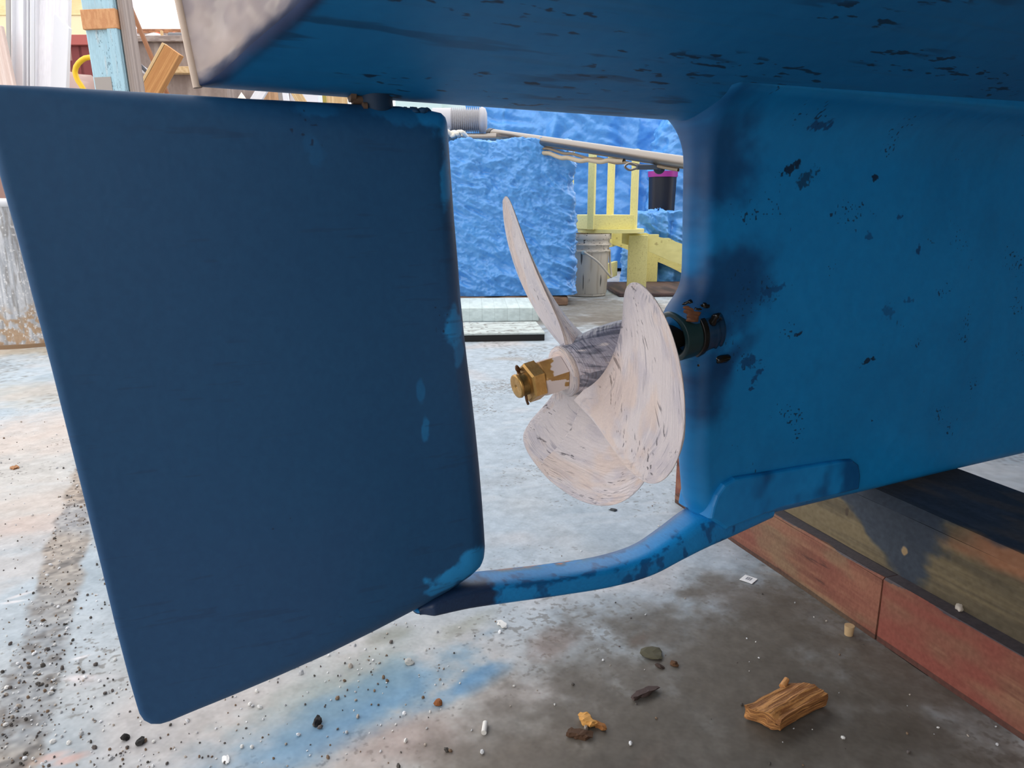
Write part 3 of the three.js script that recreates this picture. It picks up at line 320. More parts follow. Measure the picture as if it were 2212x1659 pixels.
const redTex = (s, red) => texture(1024, 512, (u, v) => {
  const girthFace = 0.27, g = grain(u, v, s), n = (fbm(u * 200, v * 90, 2) - 0.5) * 18; let c = mix([136, 96, 72], [112, 70, 54], sst(0.35, 0.65, g)); c = mix(c, [128, 66, 54], sst(0.55 - 0.35 * red, 0.85 - 0.35 * red, fbm(u * 6 + s, v * 8, 3)) * red); c = mix(c, [120, 100, 74], sst(0.5, 0.7, fbm(u * 5 + 30 + s, v * 9, 3)) * (0.8 - red * 0.5)); c = mix(c, [62, 38, 30], sst(0.66, 0.75, g) * 0.7);
  if (v > girthFace - 0.02 + (fbm(u * 14, s, 2) - 0.5) * 0.03) c = mix(c, [74, 70, 74], 0.92); if (v < 0.02) c = mix(c, [40, 32, 26], 0.5); return [c[0] + n, c[1] + n * 0.9, c[2] + n * 0.8];
});
timber('timber', 'lower red-brown timber running out from under keel to butt joint', -0.40, jz - 0.001, 0, 0.088, 0.084, 0.0, 0.003, redTex(3, 0.4));
timber('timber', 'lower brick-red timber butted on at the dark joint', jz + 0.001, 0.72, 0, 0.088, 0.085, 0.0, 0.003, redTex(11, 0.95));
const upTex = texture(1400, 700, (u, v) => {
  const g = grain(u, v, 21), n = (fbm(u * 220, v * 120, 2) - 0.5) * 16; let c = mix([112, 98, 72], [84, 74, 56], sst(0.35, 0.65, g)); const e = v + (fbm(u * 12, 4, 3) - 0.5) * 0.04; // face, worn arris, painted top
  c = mix(c, [150, 100, 70], sst(0.11, 0.135, e) * sst(0.42, 0.48, u + (fbm(u * 14, v * 9, 3) - 0.5) * 0.1) * 0.9); c = mix(c, [158, 108, 78], sst(0.12, 0.15, e) * (1 - sst(0.2, 0.27, u)) * 0.8);
  const top = sst(0.165, 0.19, e + (fbm(u * 22, v * 8, 3) - 0.5) * 0.04), smear = sst(0.0, 0.03, 0.1 - Math.abs(u - 0.36 + (v - 0.12) * 0.4) * 1.4 + (fbm(u * 40, v * 30, 3) - 0.5) * 0.06 + (v - 0.1) * 0.7); c = mix(c, [42, 52, 66], Math.max(top, smear * 0.9)); if (v > 0.2) { c = mix(c, [56, 66, 82], sst(0.5, 0.7, fbm(u * 12, v * 16, 3)) * 0.6); c = mix(c, [92, 78, 70], sst(0.62, 0.74, fbm(u * 9 + 40, v * 12, 3)) * 0.5); }
  const k = (uu, vv, r) => sst(r, r * 0.5, Math.hypot((u - uu) * 3.4, v - vv) + (fbm(u * 90, v * 60, 3) - 0.5) * 0.02); c = mix(c, [150, 126, 92], k(0.395, 0.06, 0.014)); c = mix(c, [64, 54, 40], k(0.27, 0.1, 0.016)); c = mix(c, [66, 54, 40], k(0.31, 0.085, 0.012)); return [c[0] + n, c[1] + n, c[2] + n];
});
timber('timber', 'wide upper beam with dark painted top bearing keel', -0.36, 0.74, 0.024, 0.178, 0.088, 0.085, 0.012, upTex);

// ------------------------------------------------------------------ unseen cover and walls, added to keep light off the boat and floor
{
  const tin = M(0x8d8f8c, 0.6), board = M(0x6f6759, 0.85);
  const addedRoof = struct('added_ceiling', new THREE.BoxGeometry(10.4, 0.08, 5.2), tin); addedRoof.position.set(2.5, 2.9, 2.2);
  const wf = struct('added_wall_front', new THREE.BoxGeometry(10.4, 2.9, 0.12), board); wf.position.set(2.5, 1.45, 4.8);
  const wr = struct('added_wall_right', new THREE.BoxGeometry(0.12, 2.9, 5.2), board); wr.position.set(7.64, 1.45, 2.2);
}

// ------------------------------------------------------------------ things behind the boat
const TURN = -YAW;                                   // square to the photographer
const px2m = (px, py, f) => f / ray(px, py).dot(LEVEL) / FOCAL;
function rightOf(px, py, f) { return rf(atDepth(px, py, f))[0]; }
function heightOf(py, f) { return atDepth(CX, py, f).y; }
// a board, stick or post that leans or stands: two points of its middle line, its width in the photograph, how far off it is
function lean(name, label, category, top, low, wpx, f, thick, mat, { group, above = 0.5, back = 0, parts } = {}) {
  const a = atDepth(top[0], top[1], f), b = atDepth(low[0], low[1], f), d = a.clone().sub(b).normalize(), w = wpx * px2m(low[0], low[1], f);
  const base = b.clone().addScaledVector(d, -(b.y - Math.abs(d.dot(RIGHT)) * w * 0.5 - 0.002) / d.y), L = base.distanceTo(a) + (top[1] <= 0 ? above : 0), side = RIGHT.clone().addScaledVector(d, -RIGHT.dot(d)).normalize(), nrm = side.clone().cross(d);
  const g = thing(name, label, category, base.toArray(), 0, group); g.quaternion.setFromRotationMatrix(new THREE.Matrix4().makeBasis(side, d, nrm));
  if (parts) parts(g, w, L, (py) => { const q = atDepth(lerp(low[0], top[0], (py - low[1]) / (top[1] - low[1])), py, f); return q.sub(base).dot(d); });
  else { scene.remove(g); taken[name]--; const m = solo(name, box(w, L, thick, 0, L / 2, 0, 0.003), mat, label, category, group); m.position.copy(g.position); m.quaternion.copy(g.quaternion); return m; }
  return g;
}
const woodTex = (a, b, sd) => texture(128, 512, (u, v) => { const g = fbm(u * 22 + sd, v * 3, 4), n = (fbm(u * 60, v * 90, 2) - 0.5) * 14, c = mix(a, b, sst(0.35, 0.68, g)); return [c[0] + n, c[1] + n, c[2] + n]; });
const wood = (a, b, sd) => new THREE.MeshStandardMaterial({ map: woodTex(a, b, sd), roughness: 0.75 });
const whitePaint = wood([242, 240, 242], [236, 233, 236], 3), creamWood = wood([226, 196, 150], [206, 170, 122], 6), pinkWood = wood([236, 216, 206], [222, 196, 184], 9), tanWood = wood([205, 150, 92], [186, 128, 74], 12), greyWood = wood([172, 156, 146], [146, 130, 122], 15), brownWood = wood([176, 122, 84], [140, 94, 66], 18);
const whitePlastic = M(0xf2f1f4, 0.4), steel = new THREE.MeshStandardMaterial({ color: 0x8c857e, roughness: 0.28, metalness: 0.95 });

// cream lap siding of the building at the back, board by board
{
  const f = 6.6, r0 = rightOf(-120, 40, f), r1 = rightOf(262, 40, f), y0 = heightOf(79, f), c = place((r0 + r1) / 2, f + 0.1);
  const w = struct('wall_back', box(r1 - r0, 1.9, 0.1, 0, y0 + 0.95, 0, 0), M(0x8f836a, 0.9)); w.position.copy(c); w.rotation.y = TURN; w.userData.label = 'cream lap-sided building at the back';
  const g = box(r1 - r0, 0.17, 0.025, 0, 0, 0, 0.004); g.rotateX(-0.06); for (let i = 0; i < 11; i++) { const b = part(w, numbered('siding_board'), g, i % 3 === 1 ? wood([230, 210, 160], [222, 198, 146], 30 + i) : creamSiding(i)); b.position.set(0, y0 + 0.085 + i * 0.166, 0.065); }
  const pl = box(r1 - r0, y0, 0.16, 0, y0 / 2, 0, 0.004); part(w, 'plinth', pl, M(0x94746a, 0.9), 'dusky pink plinth');
}
function creamSiding(i) { return creamSiding.m ??= new THREE.MeshStandardMaterial({ color: 0xe6d6b0, roughness: 0.8 }); }
lean('plank', 'pink-white plank leaning at a slant beside white profile', 'plank', [-17, 58], [10, 182], 46, 3.5, 0.02, pinkWood);
lean('batten', 'thin grey batten upright before cream siding', 'batten', [19, -4], [21, 120], 8, 5.2, 0.03, M(0xa9a6a2, 0.8));
lean('batten', 'thin brown batten upright beside grey batten', 'batten', [27, -4], [29, 120], 9, 5.3, 0.03, brownWood);
lean('trim_profile', 'white grooved trim profile standing upright', 'trim profile', [54, -4], [54, 185], 42, 3.58, 0.02, whitePlastic, { parts: (g, w, L) => { part(g, 'web', box(w, L, 0.012, 0, L / 2, 0, 0.002), whitePlastic); for (const x of [-0.47, 0.08, 0.3, 0.47]) part(g, 'rib', box(w * 0.06, L, 0.03, x * w, L / 2, 0.012, 0.002), whitePlastic); } });
lean('board', 'wide white painted board standing upright with bright edge', 'board', [117, -4], [113, 188], 68, 3.8, 0.03, whitePaint, { parts: (g, w, L) => { part(g, 'panel', box(w, L, 0.025, 0, L / 2, 0, 0.002), whitePaint); part(g, 'edge_strip', box(w * 0.11, L, 0.05, -w * 0.47, L / 2, 0.01, 0.004), whitePlastic); } });
lean('board', 'narrow white board with slant-cut top before wide board', 'board', [139, 34], [131, 188], 32, 3.7, 0.02, whitePaint, { parts: (g, w, L) => { const sh = new THREE.Shape([new THREE.Vector2(-w / 2, 0), new THREE.Vector2(w / 2, 0), new THREE.Vector2(w / 2, L - w * 0.75), new THREE.Vector2(-w / 2, L)]); const e = new THREE.ExtrudeGeometry(sh, { depth: 0.018, bevelEnabled: true, bevelSize: 0.002, bevelThickness: 0.002, bevelSegments: 1 }); part(g, 'panel', e, whitePlastic); } });
{
  const blue = new THREE.MeshStandardMaterial({ map: texture(256, 1024, (u, v) => { const n = (fbm(u * 40, v * 120, 3) - 0.5) * 22; let c = mix([176, 208, 218], [160, 196, 210], fbm(u * 5, v * 14, 3)); c = mix(c, [96, 122, 136], sst(0.62, 0.7, vn(u * 30, v * 260) * fbm(u * 6, v * 30, 2) * 1.4) * 0.6); c = mix(c, [196, 204, 206], sst(0.62, 0.72, fbm(u * 7, v * 22 + 5, 3)) * 0.6); return [c[0] + n, c[1] + n, c[2] + n]; }), roughness: 0.6 });
  lean('post', 'light blue square post with orange band, leaning', 'post', [210, -4], [240, 192], 72, 3.1, 0.12, blue, { parts: (g, w, L, at) => {
    part(g, 'shaft', box(w, L, 0.1, 0, L / 2, -0.05, 0.006), blue); const y0 = at(64), y1 = at(21); part(g, 'orange_band', box(w + 0.004, y1 - y0, 0.118, 0, (y0 + y1) / 2, -0.045, 0.003), wood([214, 158, 110], [202, 142, 96], 40), 'faded orange painted band');
    part(g, 'cover_strip', box(w * 0.3, L, 0.012, w * 0.33, L / 2, 0.006, 0.003), blue); part(g, 'side_board', box(0.02, L, 0.09, w * 0.5 + 0.014, L / 2, -0.05, 0.003), greyWood, 'weathered tan side board'); const y2 = at(166); part(g, 'bare_patch', box(w * 0.5, y2 * 0.3, 0.002, -w * 0.2, y2 * 0.85, 0.001, 0.0005), M(0xa89f98, 0.8), 'bare grey patch'); } });
}
lean('pipe', 'pale pink-white square pipe behind the blue post', 'pipe', [263, -4], [275, 84], 36, 4.6, 0.06, M(0xe8dde0, 0.6));
{
  const f = 5.6, red = M(0xb05a54, 0.65), dk = M(0x7a3434, 0.7), x0 = rightOf(132, 90, f), x1 = rightOf(296, 90, f), y0 = heightOf(100, f), y1 = heightOf(78, f), c = place((x0 + x1) / 2, f);
  const t = thing('trailer', 'red steel trailer frame behind blue post', 'trailer', c.toArray(), TURN); part(t, 'beam', box(x1 - x0, y1 - y0, 0.1, 0, (y0 + y1) / 2, 0), red);
  for (const px of [170, 186, 282]) part(t, 'leg', box(0.08, y0, 0.08, rightOf(px, 120, f) - (x0 + x1) / 2, y0 / 2, -0.02), dk); part(t, 'side_plate', box((x1 - x0) * 0.5, 0.24, 0.03, -(x1 - x0) * 0.24, y0 - 0.2, -0.08), dk);
}
lean('stick', 'long thin brown stick leaning beside blue post', 'stick', [277, 4], [332, 134], 8, 4.1, 0.02, brownWood);
lean('stick', 'short pale stick upright behind sawn timber offcut', 'stick', [349, 66], [353, 106], 5, 4.7, 0.015, creamWood);
lean('plank', 'sawn orange-tan timber offcut leaning with square cut end', 'plank', [377, 109], [331, 192], 36, 3.95, 0.035, tanWood, { parts: (g, w, L) => { part(g, 'timber', box(w, L, 0.05, 0, L / 2, 0, 0.002), tanWood); part(g, 'edge_strip', box(0.014, L, 0.05, -w / 2 - 0.007, L / 2, 0.004, 0.002), creamWood, 'paler sawn edge'); } });
for (const [px, l] of [[341, 'orange-red marker post right beside the pale stick'], [377, 'orange-red marker post nearest the tan sternpost edge']]) lean('marker_post', l, 'post', [px, 70], [px + 2, 94], 6, 5.8, 0.03, M(0xf07a50, 0.6), { group: 'orange marker posts' });
{
  const f = 6.1; for (let i = 0; i < 3; i++) { const x0 = rightOf(285 - i * 4, 80, f), x1 = rightOf(430, 80, f), h = heightOf(92 - i * 9, f), m = solo('plank', box(x1 - x0, 0.03, 0.22, 0, 0, 0), [brownWood, greyWood, brownWood][i], ['bottom brown plank of stack beyond white foam', 'middle grey plank of stack beyond white foam', 'top brown plank of stack beyond white foam'][i], 'plank', 'planks stacked at the back'); const p = place((x0 + x1) / 2, f, h); m.position.copy(p); m.rotation.y = TURN; }
  const x0 = rightOf(285, 80, f), x1 = rightOf(430, 80, f), h = heightOf(92, f) - 0.016; const s = thing('trestle', 'grey trestle carrying plank stack', 'trestle', place((x0 + x1) / 2, f).toArray(), TURN); for (const k of [-0.4, 0.4]) part(s, 'leg', box(0.07, h, 0.2, k * (x1 - x0), h / 2, 0), greyWood); part(s, 'rail', box((x1 - x0) * 0.9, 0.06, 0.04, 0, h * 0.5, 0), greyWood);
}
{
  const f = 5.0, x0 = rightOf(289, 110, f), x1 = rightOf(440, 110, f), y0 = heightOf(134, f), y1 = heightOf(91, f), m = solo('foam_block', lumpBox(x1 - x0, y1 - y0, 0.4), M(0xf0f2f0, 0.8), 'ragged white foam block on grey bench', 'foam'); m.position.copy(place((x0 + x1) / 2, f, y0)); m.rotation.y = TURN;
  const fb = 4.3, b0 = rightOf(262, 160, fb), b1 = rightOf(489, 160, fb), h = heightOf(134, 5.0), B = thing('workbench', 'grey-brown panelled workbench below white foam', 'workbench', place((b0 + b1) / 2, fb + 0.35).toArray(), TURN);
  part(B, 'front_panel', box(b1 - b0, h - 0.03, 0.04, 0, (h - 0.03) / 2, 0.34), greyWood); part(B, 'side_panel', box(0.04, h - 0.03, 0.66, (b1 - b0) / 2 - 0.02, (h - 0.03) / 2, 0), greyWood); part(B, 'side_panel', box(0.04, h - 0.03, 0.66, -(b1 - b0) / 2 + 0.02, (h - 0.03) / 2, 0), greyWood); part(B, 'top', box(b1 - b0 + 0.02, 0.03, 1.3, 0, h - 0.015, -0.26), greyWood); part(B, 'ledge', box((b1 - b0) * 0.5, 0.035, 0.05, (b1 - b0) * 0.15, heightOf(155, fb), 0.385), creamWood, 'pale wooden ledge');
  const p0 = atDepth(372, 136, 4.42), p1 = atDepth(445, 142, 4.42); solo('pipe', rod(V3(p0.x, h + 0.024, p0.z), V3(p1.x, h + 0.024, p1.z), 0.024), M(0x6c6a6c, 0.5), 'dark grey pipe lying on the workbench', 'pipe');
  const cl = thing('clamp', 'silver clamp lying against the workbench edge', 'clamp', place(rightOf(300, 150, 4.2), 4.2, heightOf(176, 4.2)).toArray(), TURN); const S = M(0xd8d8de, 0.35, { metalness: 0.4 });
  part(cl, 'bar', rod(V3(-0.09, 0.15, 0.02), V3(0.08, 0.02, 0.02), 0.017), S); part(cl, 'jaw', box(0.04, 0.1, 0.03, -0.07, 0.2, 0.02), S); part(cl, 'handle', rod(V3(0.0, 0.1, 0.04), V3(0.1, 0.0, 0.04), 0.009), M(0x4a4a50, 0.5));
}
function lumpBox(w, h, d) { const g = new THREE.BoxGeometry(w, h, d, 24, 8, 8); const p = g.attributes.position; for (let i = 0; i < p.count; i++) { const x = p.getX(i), y = p.getY(i), z = p.getZ(i); p.setXYZ(i, x + (vn3(x * 9, y * 9, z * 9) - 0.5) * 0.03, y + h / 2 + (y > 0 ? (vn(x * 14, z * 5) - 0.5) * 0.04 : 0), z); } g.computeVertexNormals(); return g; }
{ const pts = [[235, 690], [238, 420], [236, 160], [214, 130], [190, 124], [172, 134], [162, 152], [167, 172], [180, 192], [196, 240], [205, 420], [206, 688]].map(([x, y]) => atDepth(x, y, 3.45)); for (const p of pts) p.y = Math.max(p.y, 0.012); solo('hose', tube(pts, 0.011, 120, 10), M(0xf2c21c, 0.4), 'bright yellow hose arching beside blue post', 'hose'); }
{ const m = solo('boulder', lump(0.42, 1.55, 0.34, 0.25, 4, 5), new THREE.MeshStandardMaterial({ color: 0xb49a92, roughness: 0.95 }), 'pinkish rough concrete lump behind yellow hose', 'concrete'); m.position.copy(place(rightOf(185, 170, 4.5), 4.5)); }
// galvanised tub beside the rudder
{
  const f = 2.81, tx = texture(1024, 512, (u, v) => { const st = fbm(u * 160, v * 4, 3), n = (fbm(u * 200, v * 80, 2) - 0.5) * 20; let c = mix([178, 180, 184], [206, 206, 208], sst(0.3, 0.7, st)); c = mix(c, [150, 146, 142], sst(0.6, 0.75, fbm(u * 120 + 4, v * 6, 3)) * 0.7); c = mix(c, [182, 152, 122], (1 - sst(0.18, 0.34, v + (fbm(u * 40, v * 12, 3) - 0.5) * 0.2)) * sst(0.35, 0.6, fbm(u * 70, v * 26, 3)) * 0.9); c = mix(c, [232, 230, 228], sst(0.7, 0.78, fbm(u * 150, v * 60, 2)) * 0.7); return [c[0] + n, c[1] + n, c[2] + n]; }, THREE.RepeatWrapping);
  const R = 0.33, c = place(rightOf(-30, 700, f), f + R - 0.05), h = heightOf(438, f + 0.05), t = thing('galvanised_tub', 'weathered galvanised metal tub standing on concrete floor', 'tub', c.toArray(), TURN);
  part(t, 'side', surf(120, 10, (u, v) => { const a = u * 2 * Math.PI, r = R + (fbm(Math.cos(a) * 4 + 5, Math.sin(a) * 4 + v * 3, 3) - 0.5) * 0.03 + 0.004 * Math.sin(a * 60); return V3(r * Math.cos(a), v * h, r * Math.sin(a)); }, (u, v) => [u * 2, v], true), new THREE.MeshStandardMaterial({ map: tx, roughness: 0.5, metalness: 0.35, side: THREE.DoubleSide }));
  const rim = new THREE.TorusGeometry(R + 0.002, 0.016, 10, 80); rim.rotateX(Math.PI / 2); rim.translate(0, h, 0); part(t, 'rim', rim, M(0xe6e6e8, 0.4), 'bright rolled rim'); const fl = new THREE.CylinderGeometry(R + 0.012, R + 0.014, 0.014, 80, 1); fl.translate(0, 0.007, 0); part(t, 'base_ring', fl, M(0x8a6f54, 0.8), 'rust-brown base ring');
}
// what shows in the slot between rudder and hull
{
  const m1 = solo('sack', lump(0.16, 0.95, 0.16, 0.18, 3, 8), M(0xe2d6cc, 0.85), 'lumpy off-white sack under stern overhang', 'sack'); m1.position.copy(place(rightOf(522, 205, 4.0), 4.0)); m1.scale.y = heightOf(193, 4.0) / 0.78;
  lean('plank', 'white plank leaning left under stern overhang', 'plank', [576, 180], [556, 212], 22, 3.8, 0.02, whitePaint);
  { const f = 4.6, m = solo('crate', box(0.15, heightOf(186, f), 0.2, 0, heightOf(186, f) / 2, 0, 0.006), wood([206, 164, 126], [180, 140, 104], 50), 'tan wooden crate under stern overhang', 'crate'); m.position.copy(place(rightOf(590, 205, f), f)); m.rotation.y = TURN; }
  lean('post', 'slim grey post beside tan crate', 'post', [604, 180], [608, 215], 9, 4.1, 0.03, M(0x99928e, 0.7));
  lean('post', 'slim white post beside cream plank', 'post', [614, 180], [619, 218], 11, 3.9, 0.03, whitePlastic);
  lean('plank', 'cream plank leaning right under stern overhang', 'plank', [628, 180], [650, 218], 20, 3.7, 0.02, creamWood);
  { const f = 4.8, x0 = rightOf(640, 205, f), x1 = rightOf(700, 205, f), h = heightOf(170, f), g = thing('cabinet', 'white cabinet with grey panes under stern overhang', 'cabinet', place((x0 + x1) / 2, f).toArray(), TURN); part(g, 'body', box(x1 - x0, h, 0.3, 0, h / 2, 0), whitePlastic); for (const [a, b, c] of [[646, 662, 0x9fa6a2], [680, 695, 0x86a2a8]]) { const y0 = heightOf(204, f), y1 = heightOf(190, f), u0 = rightOf(a, 200, f) - (x0 + x1) / 2, u1 = rightOf(b, 200, f) - (x0 + x1) / 2; part(g, 'pane', box(u1 - u0, y1 - y0, 0.01, (u0 + u1) / 2, (y0 + y1) / 2, 0.153, 0.002), M(c, 0.3)); } }
  lean('stick', 'olive-yellow stick upright beside slotted cream board', 'stick', [698, 180], [702, 222], 8, 3.9, 0.02, M(0xa79a4e, 0.7));
  lean('board', 'slotted cream board upright beside olive stick', 'board', [727, 180], [729, 226], 44, 3.8, 0.02, creamWood, { parts: (g, w, L, at) => { part(g, 'panel', box(w, L, 0.02, 0, L / 2, 0), creamWood); for (const x of [-0.35, -0.12]) part(g, 'slot', box(0.006, 0.02, 0.003, x * w, at(200), 0.0105, 0.001), M(0x3a2c1c, 0.9)); } });
  const mint = M(0xd6ebe2, 0.75); lean('foam_sheet', 'mint-white foam panel upright beyond rudder head', 'foam panel', [905, 195], [905, 240], 100, 5.0, 0.05, mint); lean('foam_sheet', 'second mint-white foam panel, set behind ribbed duct', 'foam panel', [975, 205], [975, 245], 60, 5.1, 0.05, M(0xe0eee8, 0.75));
}
// ------------------------------------------------------------------ blue tarpaulins
const tarpTex = texture(512, 512, (u, v) => { const weave = ((Math.floor(u * 256) + Math.floor(v * 256)) & 1) * 5; const c = mix([78, 146, 216], [96, 162, 226], fbm(u * 40, v * 60, 3)); return [c[0] + weave, c[1] + weave, c[2] + weave]; }, THREE.RepeatWrapping);
const tarpMat = new THREE.MeshStandardMaterial({ map: tarpTex, roughness: 0.3, side: THREE.DoubleSide });
function vnl(x, y) { const xi = Math.floor(x), yi = Math.floor(y), fx = x - xi, fy = y - yi, a = xi & 255, b = (xi + 1) & 255, c = (yi & 255) << 8, d = ((yi + 1) & 255) << 8, p = LAT[a | c], q = LAT[b | c], r = LAT[a | d], t = LAT[b | d]; return fx + fy < 1 ? p + (q - p) * fx + (r - p) * fy : t + (r - t) * (1 - fx) + (q - t) * (1 - fy); }
const ridge = (x, y, z) => { const zi = Math.floor(z), f = z - zi, o = zi * 37.7, n = vnl(x + o, y + o * 0.7 + x * 0.37) * (1 - f) + vnl(x + o + 37.7, y + (o + 37.7) * 0.7 + x * 0.37) * f; return 1 - Math.abs(2 * n - 1); }; // creased, not smooth
function roundRect(u, hw, hd, r) { // point and outward normal at share u of the outline, starting mid-front
  const sides = [hw - r, Math.PI * r / 2, 2 * (hd - r), Math.PI * r / 2, 2 * (hw - r), Math.PI * r / 2, 2 * (hd - r), Math.PI * r / 2, hw - r], tot = sides.reduce((p, q) => p + q, 0); let l = u * tot, i = 0; while (i < 8 && l > sides[i]) l -= sides[i++]; const t = l / Math.max(sides[i], 1e-9), arc = (cx, cz, a0) => { const a = a0 - t * Math.PI / 2; return [cx + r * Math.cos(a), cz + r * Math.sin(a), Math.cos(a), Math.sin(a)]; };
  if (i === 0) return [l, hd, 0, 1]; if (i === 1) return arc(hw - r, hd - r, Math.PI / 2); if (i === 2) return [hw, hd - r - l, 1, 0]; if (i === 3) return arc(hw - r, -hd + r, 0); if (i === 4) return [hw - r - l, -hd, 0, -1]; if (i === 5) return arc(-hw + r, -hd + r, -Math.PI / 2); if (i === 6) return [-hw, -hd + r + l, -1, 0]; if (i === 7) return arc(-hw + r, hd - r, Math.PI); return [-hw + r + l, hd, 0, 1];
}
function drape(hw, hd, H, { round = 0.5, amp = 0.014, freq = 9, fold = 0, folds = 17, hem = 0.02, taper = 0.1, hump = 0, sd = 0, nu = 300, nv = 130, lowest = 0.01 }) {
  return surf(nu, nv, (u, v) => {
    let [x, z, nx, nz] = roundRect(u, hw, hd, round * Math.min(hw, hd)); let k = 1, y; const topAt = H * (1 - hump * 0.5 + hump * fbm(x * 2 + sd, z * 2 + 7, 2)), cut = 0.78;
    if (v < cut) { const t = v / cut; y = lerp(lowest + hem * (vn(x * 6 + sd, z * 6 + 3) - 0.5), topAt - 0.03, t); k = 1 - taper * t * t; } else { const t = (v - cut) / (1 - cut), e = Math.min(1, t * 4); k = (1 - taper) * (1 - t * t); y = topAt - 0.03 + 0.03 * Math.sin(e * Math.PI / 2) + hump * H * 0.3 * t; }
    x *= k; z *= k; const q = V3(x * freq + sd * 5, y * freq * 1.35, z * freq), wx = (vn3(q.x, q.y, q.z) - 0.5) * 1.2; let d = (ridge(q.x * 0.8 + wx, q.y * 0.9, q.z * 0.8) - 0.62) * 0.5 + (ridge(q.x * 1.7 + 7 + wx, q.y * 2.3, q.z * 1.7) - 0.62) * 0.42 + (ridge(q.x * 4 + 3, q.y * 5.2 + wx, q.z * 4) - 0.62) * 0.22 + (ridge(q.x * 9 + 3, q.y * 11, q.z * 9) - 0.62) * 0.1; d *= amp * 2;
    d += fold * (ridge(folds / 6.28 * Math.cos(u * 6.2832) + sd + 0.3 * (q.y % 7) * 0.1, v * 1.1 + sd, folds / 6.28 * Math.sin(u * 6.2832) + 20) - 0.5) * (v < cut ? 1 : 0.5); return V3(x + d * nx, y + (v >= cut ? d * 0.8 : d * 0.15), z + d * nz);
  }, (u, v, p) => [(p.x + p.z) * 1.6, p.y * 1.6], true);
}
{
  const f = 4.07, x1 = rightOf(1243, 500, f), x0 = -0.95, y1 = heightOf(302, f), hd = 0.18, c = place((x0 + x1) / 2, f + hd);
  const m = solo('tarpaulin', drape((x1 - x0) / 2, hd, y1, { round: 0.25, amp: 0.03, freq: 7.5, lowest: heightOf(637, f), nu: 640, nv: 230, taper: 0.03, sd: 2 }), tarpMat, 'crinkled blue tarpaulin pulled neatly over a tall box', 'tarpaulin'); m.position.copy(c); m.rotation.y = TURN - 0.02;
  const pl = solo('base_board', box(x1 - x0 - 0.03, 0.05, hd * 2 + 0.02, -0.015, 0.025, 0, 0.012), wood([150, 120, 96], [122, 94, 74], 60), 'brown board showing under the neat blue tarpaulin', 'board'); pl.position.copy(c); pl.rotation.y = TURN - 0.02;
  const mk = (px, f2, hw, hd2, py, o, label) => { const t = solo('tarpaulin', drape(hw, hd2, heightOf(py, f2), o), tarpMat, label, 'tarpaulin'); t.position.copy(place(rightOf(px, 400, f2), f2)); t.rotation.y = TURN; };
  mk(1200, 6.75, 1.1, 0.35, 185, { round: 0.9, amp: 0.05, freq: 3.4, fold: 0.16, folds: 22, hump: 0.12, taper: 0.12, sd: 4 }, 'large blue tarpaulin heap in hanging folds behind yellow stool');
  mk(1560, 6.1, 0.6, 0.34, 250, { round: 0.95, amp: 0.06, freq: 3.8, fold: 0.12, folds: 15, hump: 0.15, taper: 0.25, sd: 9 }, 'rounded blue tarpaulin heap against keel, pale on top');
  mk(1425, 5.3, 0.22, 0.1, 462, { round: 0.95, amp: 0.045, freq: 5, fold: 0.06, folds: 13, hump: 0.2, taper: 0.2, sd: 13, nu: 200, nv: 100 }, 'low crumpled blue tarpaulin in front of black bin');
}
{ const f = 5.55, c = place(rightOf(1430, 420, f), f), h = heightOf(370, f), b = thing('bin', 'black bin with magenta rim among blue tarpaulins', 'bin', c.toArray(), TURN + 0.3); const g = new THREE.CylinderGeometry(0.1, 0.08, h, 6); g.translate(0, h / 2, 0); part(b, 'body', g, M(0x0c1020, 0.5)); const r = new THREE.CylinderGeometry(0.107, 0.105, 0.04, 6); r.translate(0, h - 0.02, 0); part(b, 'rim', r, M(0xa02c8c, 0.5), 'magenta rim'); }
// foam slab and plank lying in front of the tarp-covered box
{ const f = 3.45, x0 = -0.95, x1 = rightOf(1160, 690, f), c = place((x0 + x1) / 2, f + 0.2), m = solo('foam_slab', box(x1 - x0, 0.066, 0.4, 0, 0.033, 0, 0.005), new THREE.MeshStandardMaterial({ map: texture(512, 64, (u, v) => { const k = fbm(u * 60, v * 6, 3), l = Math.abs((u * 18) % 1 - 0.5) < 0.03 ? -16 : 0; const b = 218 + (k - 0.5) * 34 + l; return [b - 8, b + 4, b - 2]; }), roughness: 0.7 }), 'mint-white foam slab lying before tarp-covered box', 'foam slab'); m.position.copy(c); m.rotation.y = TURN + 0.05; }
{ const f = 2.93, x0 = -0.95, x1 = rightOf(1172, 725, f), c = place((x0 + x1) / 2, f + 0.12), P = thing('panel', 'scuffed pale green panel with dark edge on the floor', 'panel', c.toArray(), TURN + 0.09); part(P, 'sheet', box(x1 - x0, 0.008, 0.3, 0, 0.03, 0, 0.002), new THREE.MeshStandardMaterial({ map: texture(512, 256, (u, v) => { let c = mix([198, 206, 200], [170, 176, 170], sst(0.4, 0.7, fbm(u * 30, v * 12, 4))); c = mix(c, [120, 116, 108], sst(0.62, 0.72, fbm(u * 70, v * 16 + 5, 3)) * 0.7); return c; }), roughness: 0.7 })); part(P, 'backing', box(x1 - x0 - 0.004, 0.026, 0.296, 0, 0.013, 0, 0.002), M(0x1a1917, 0.8), 'black backing edge'); }
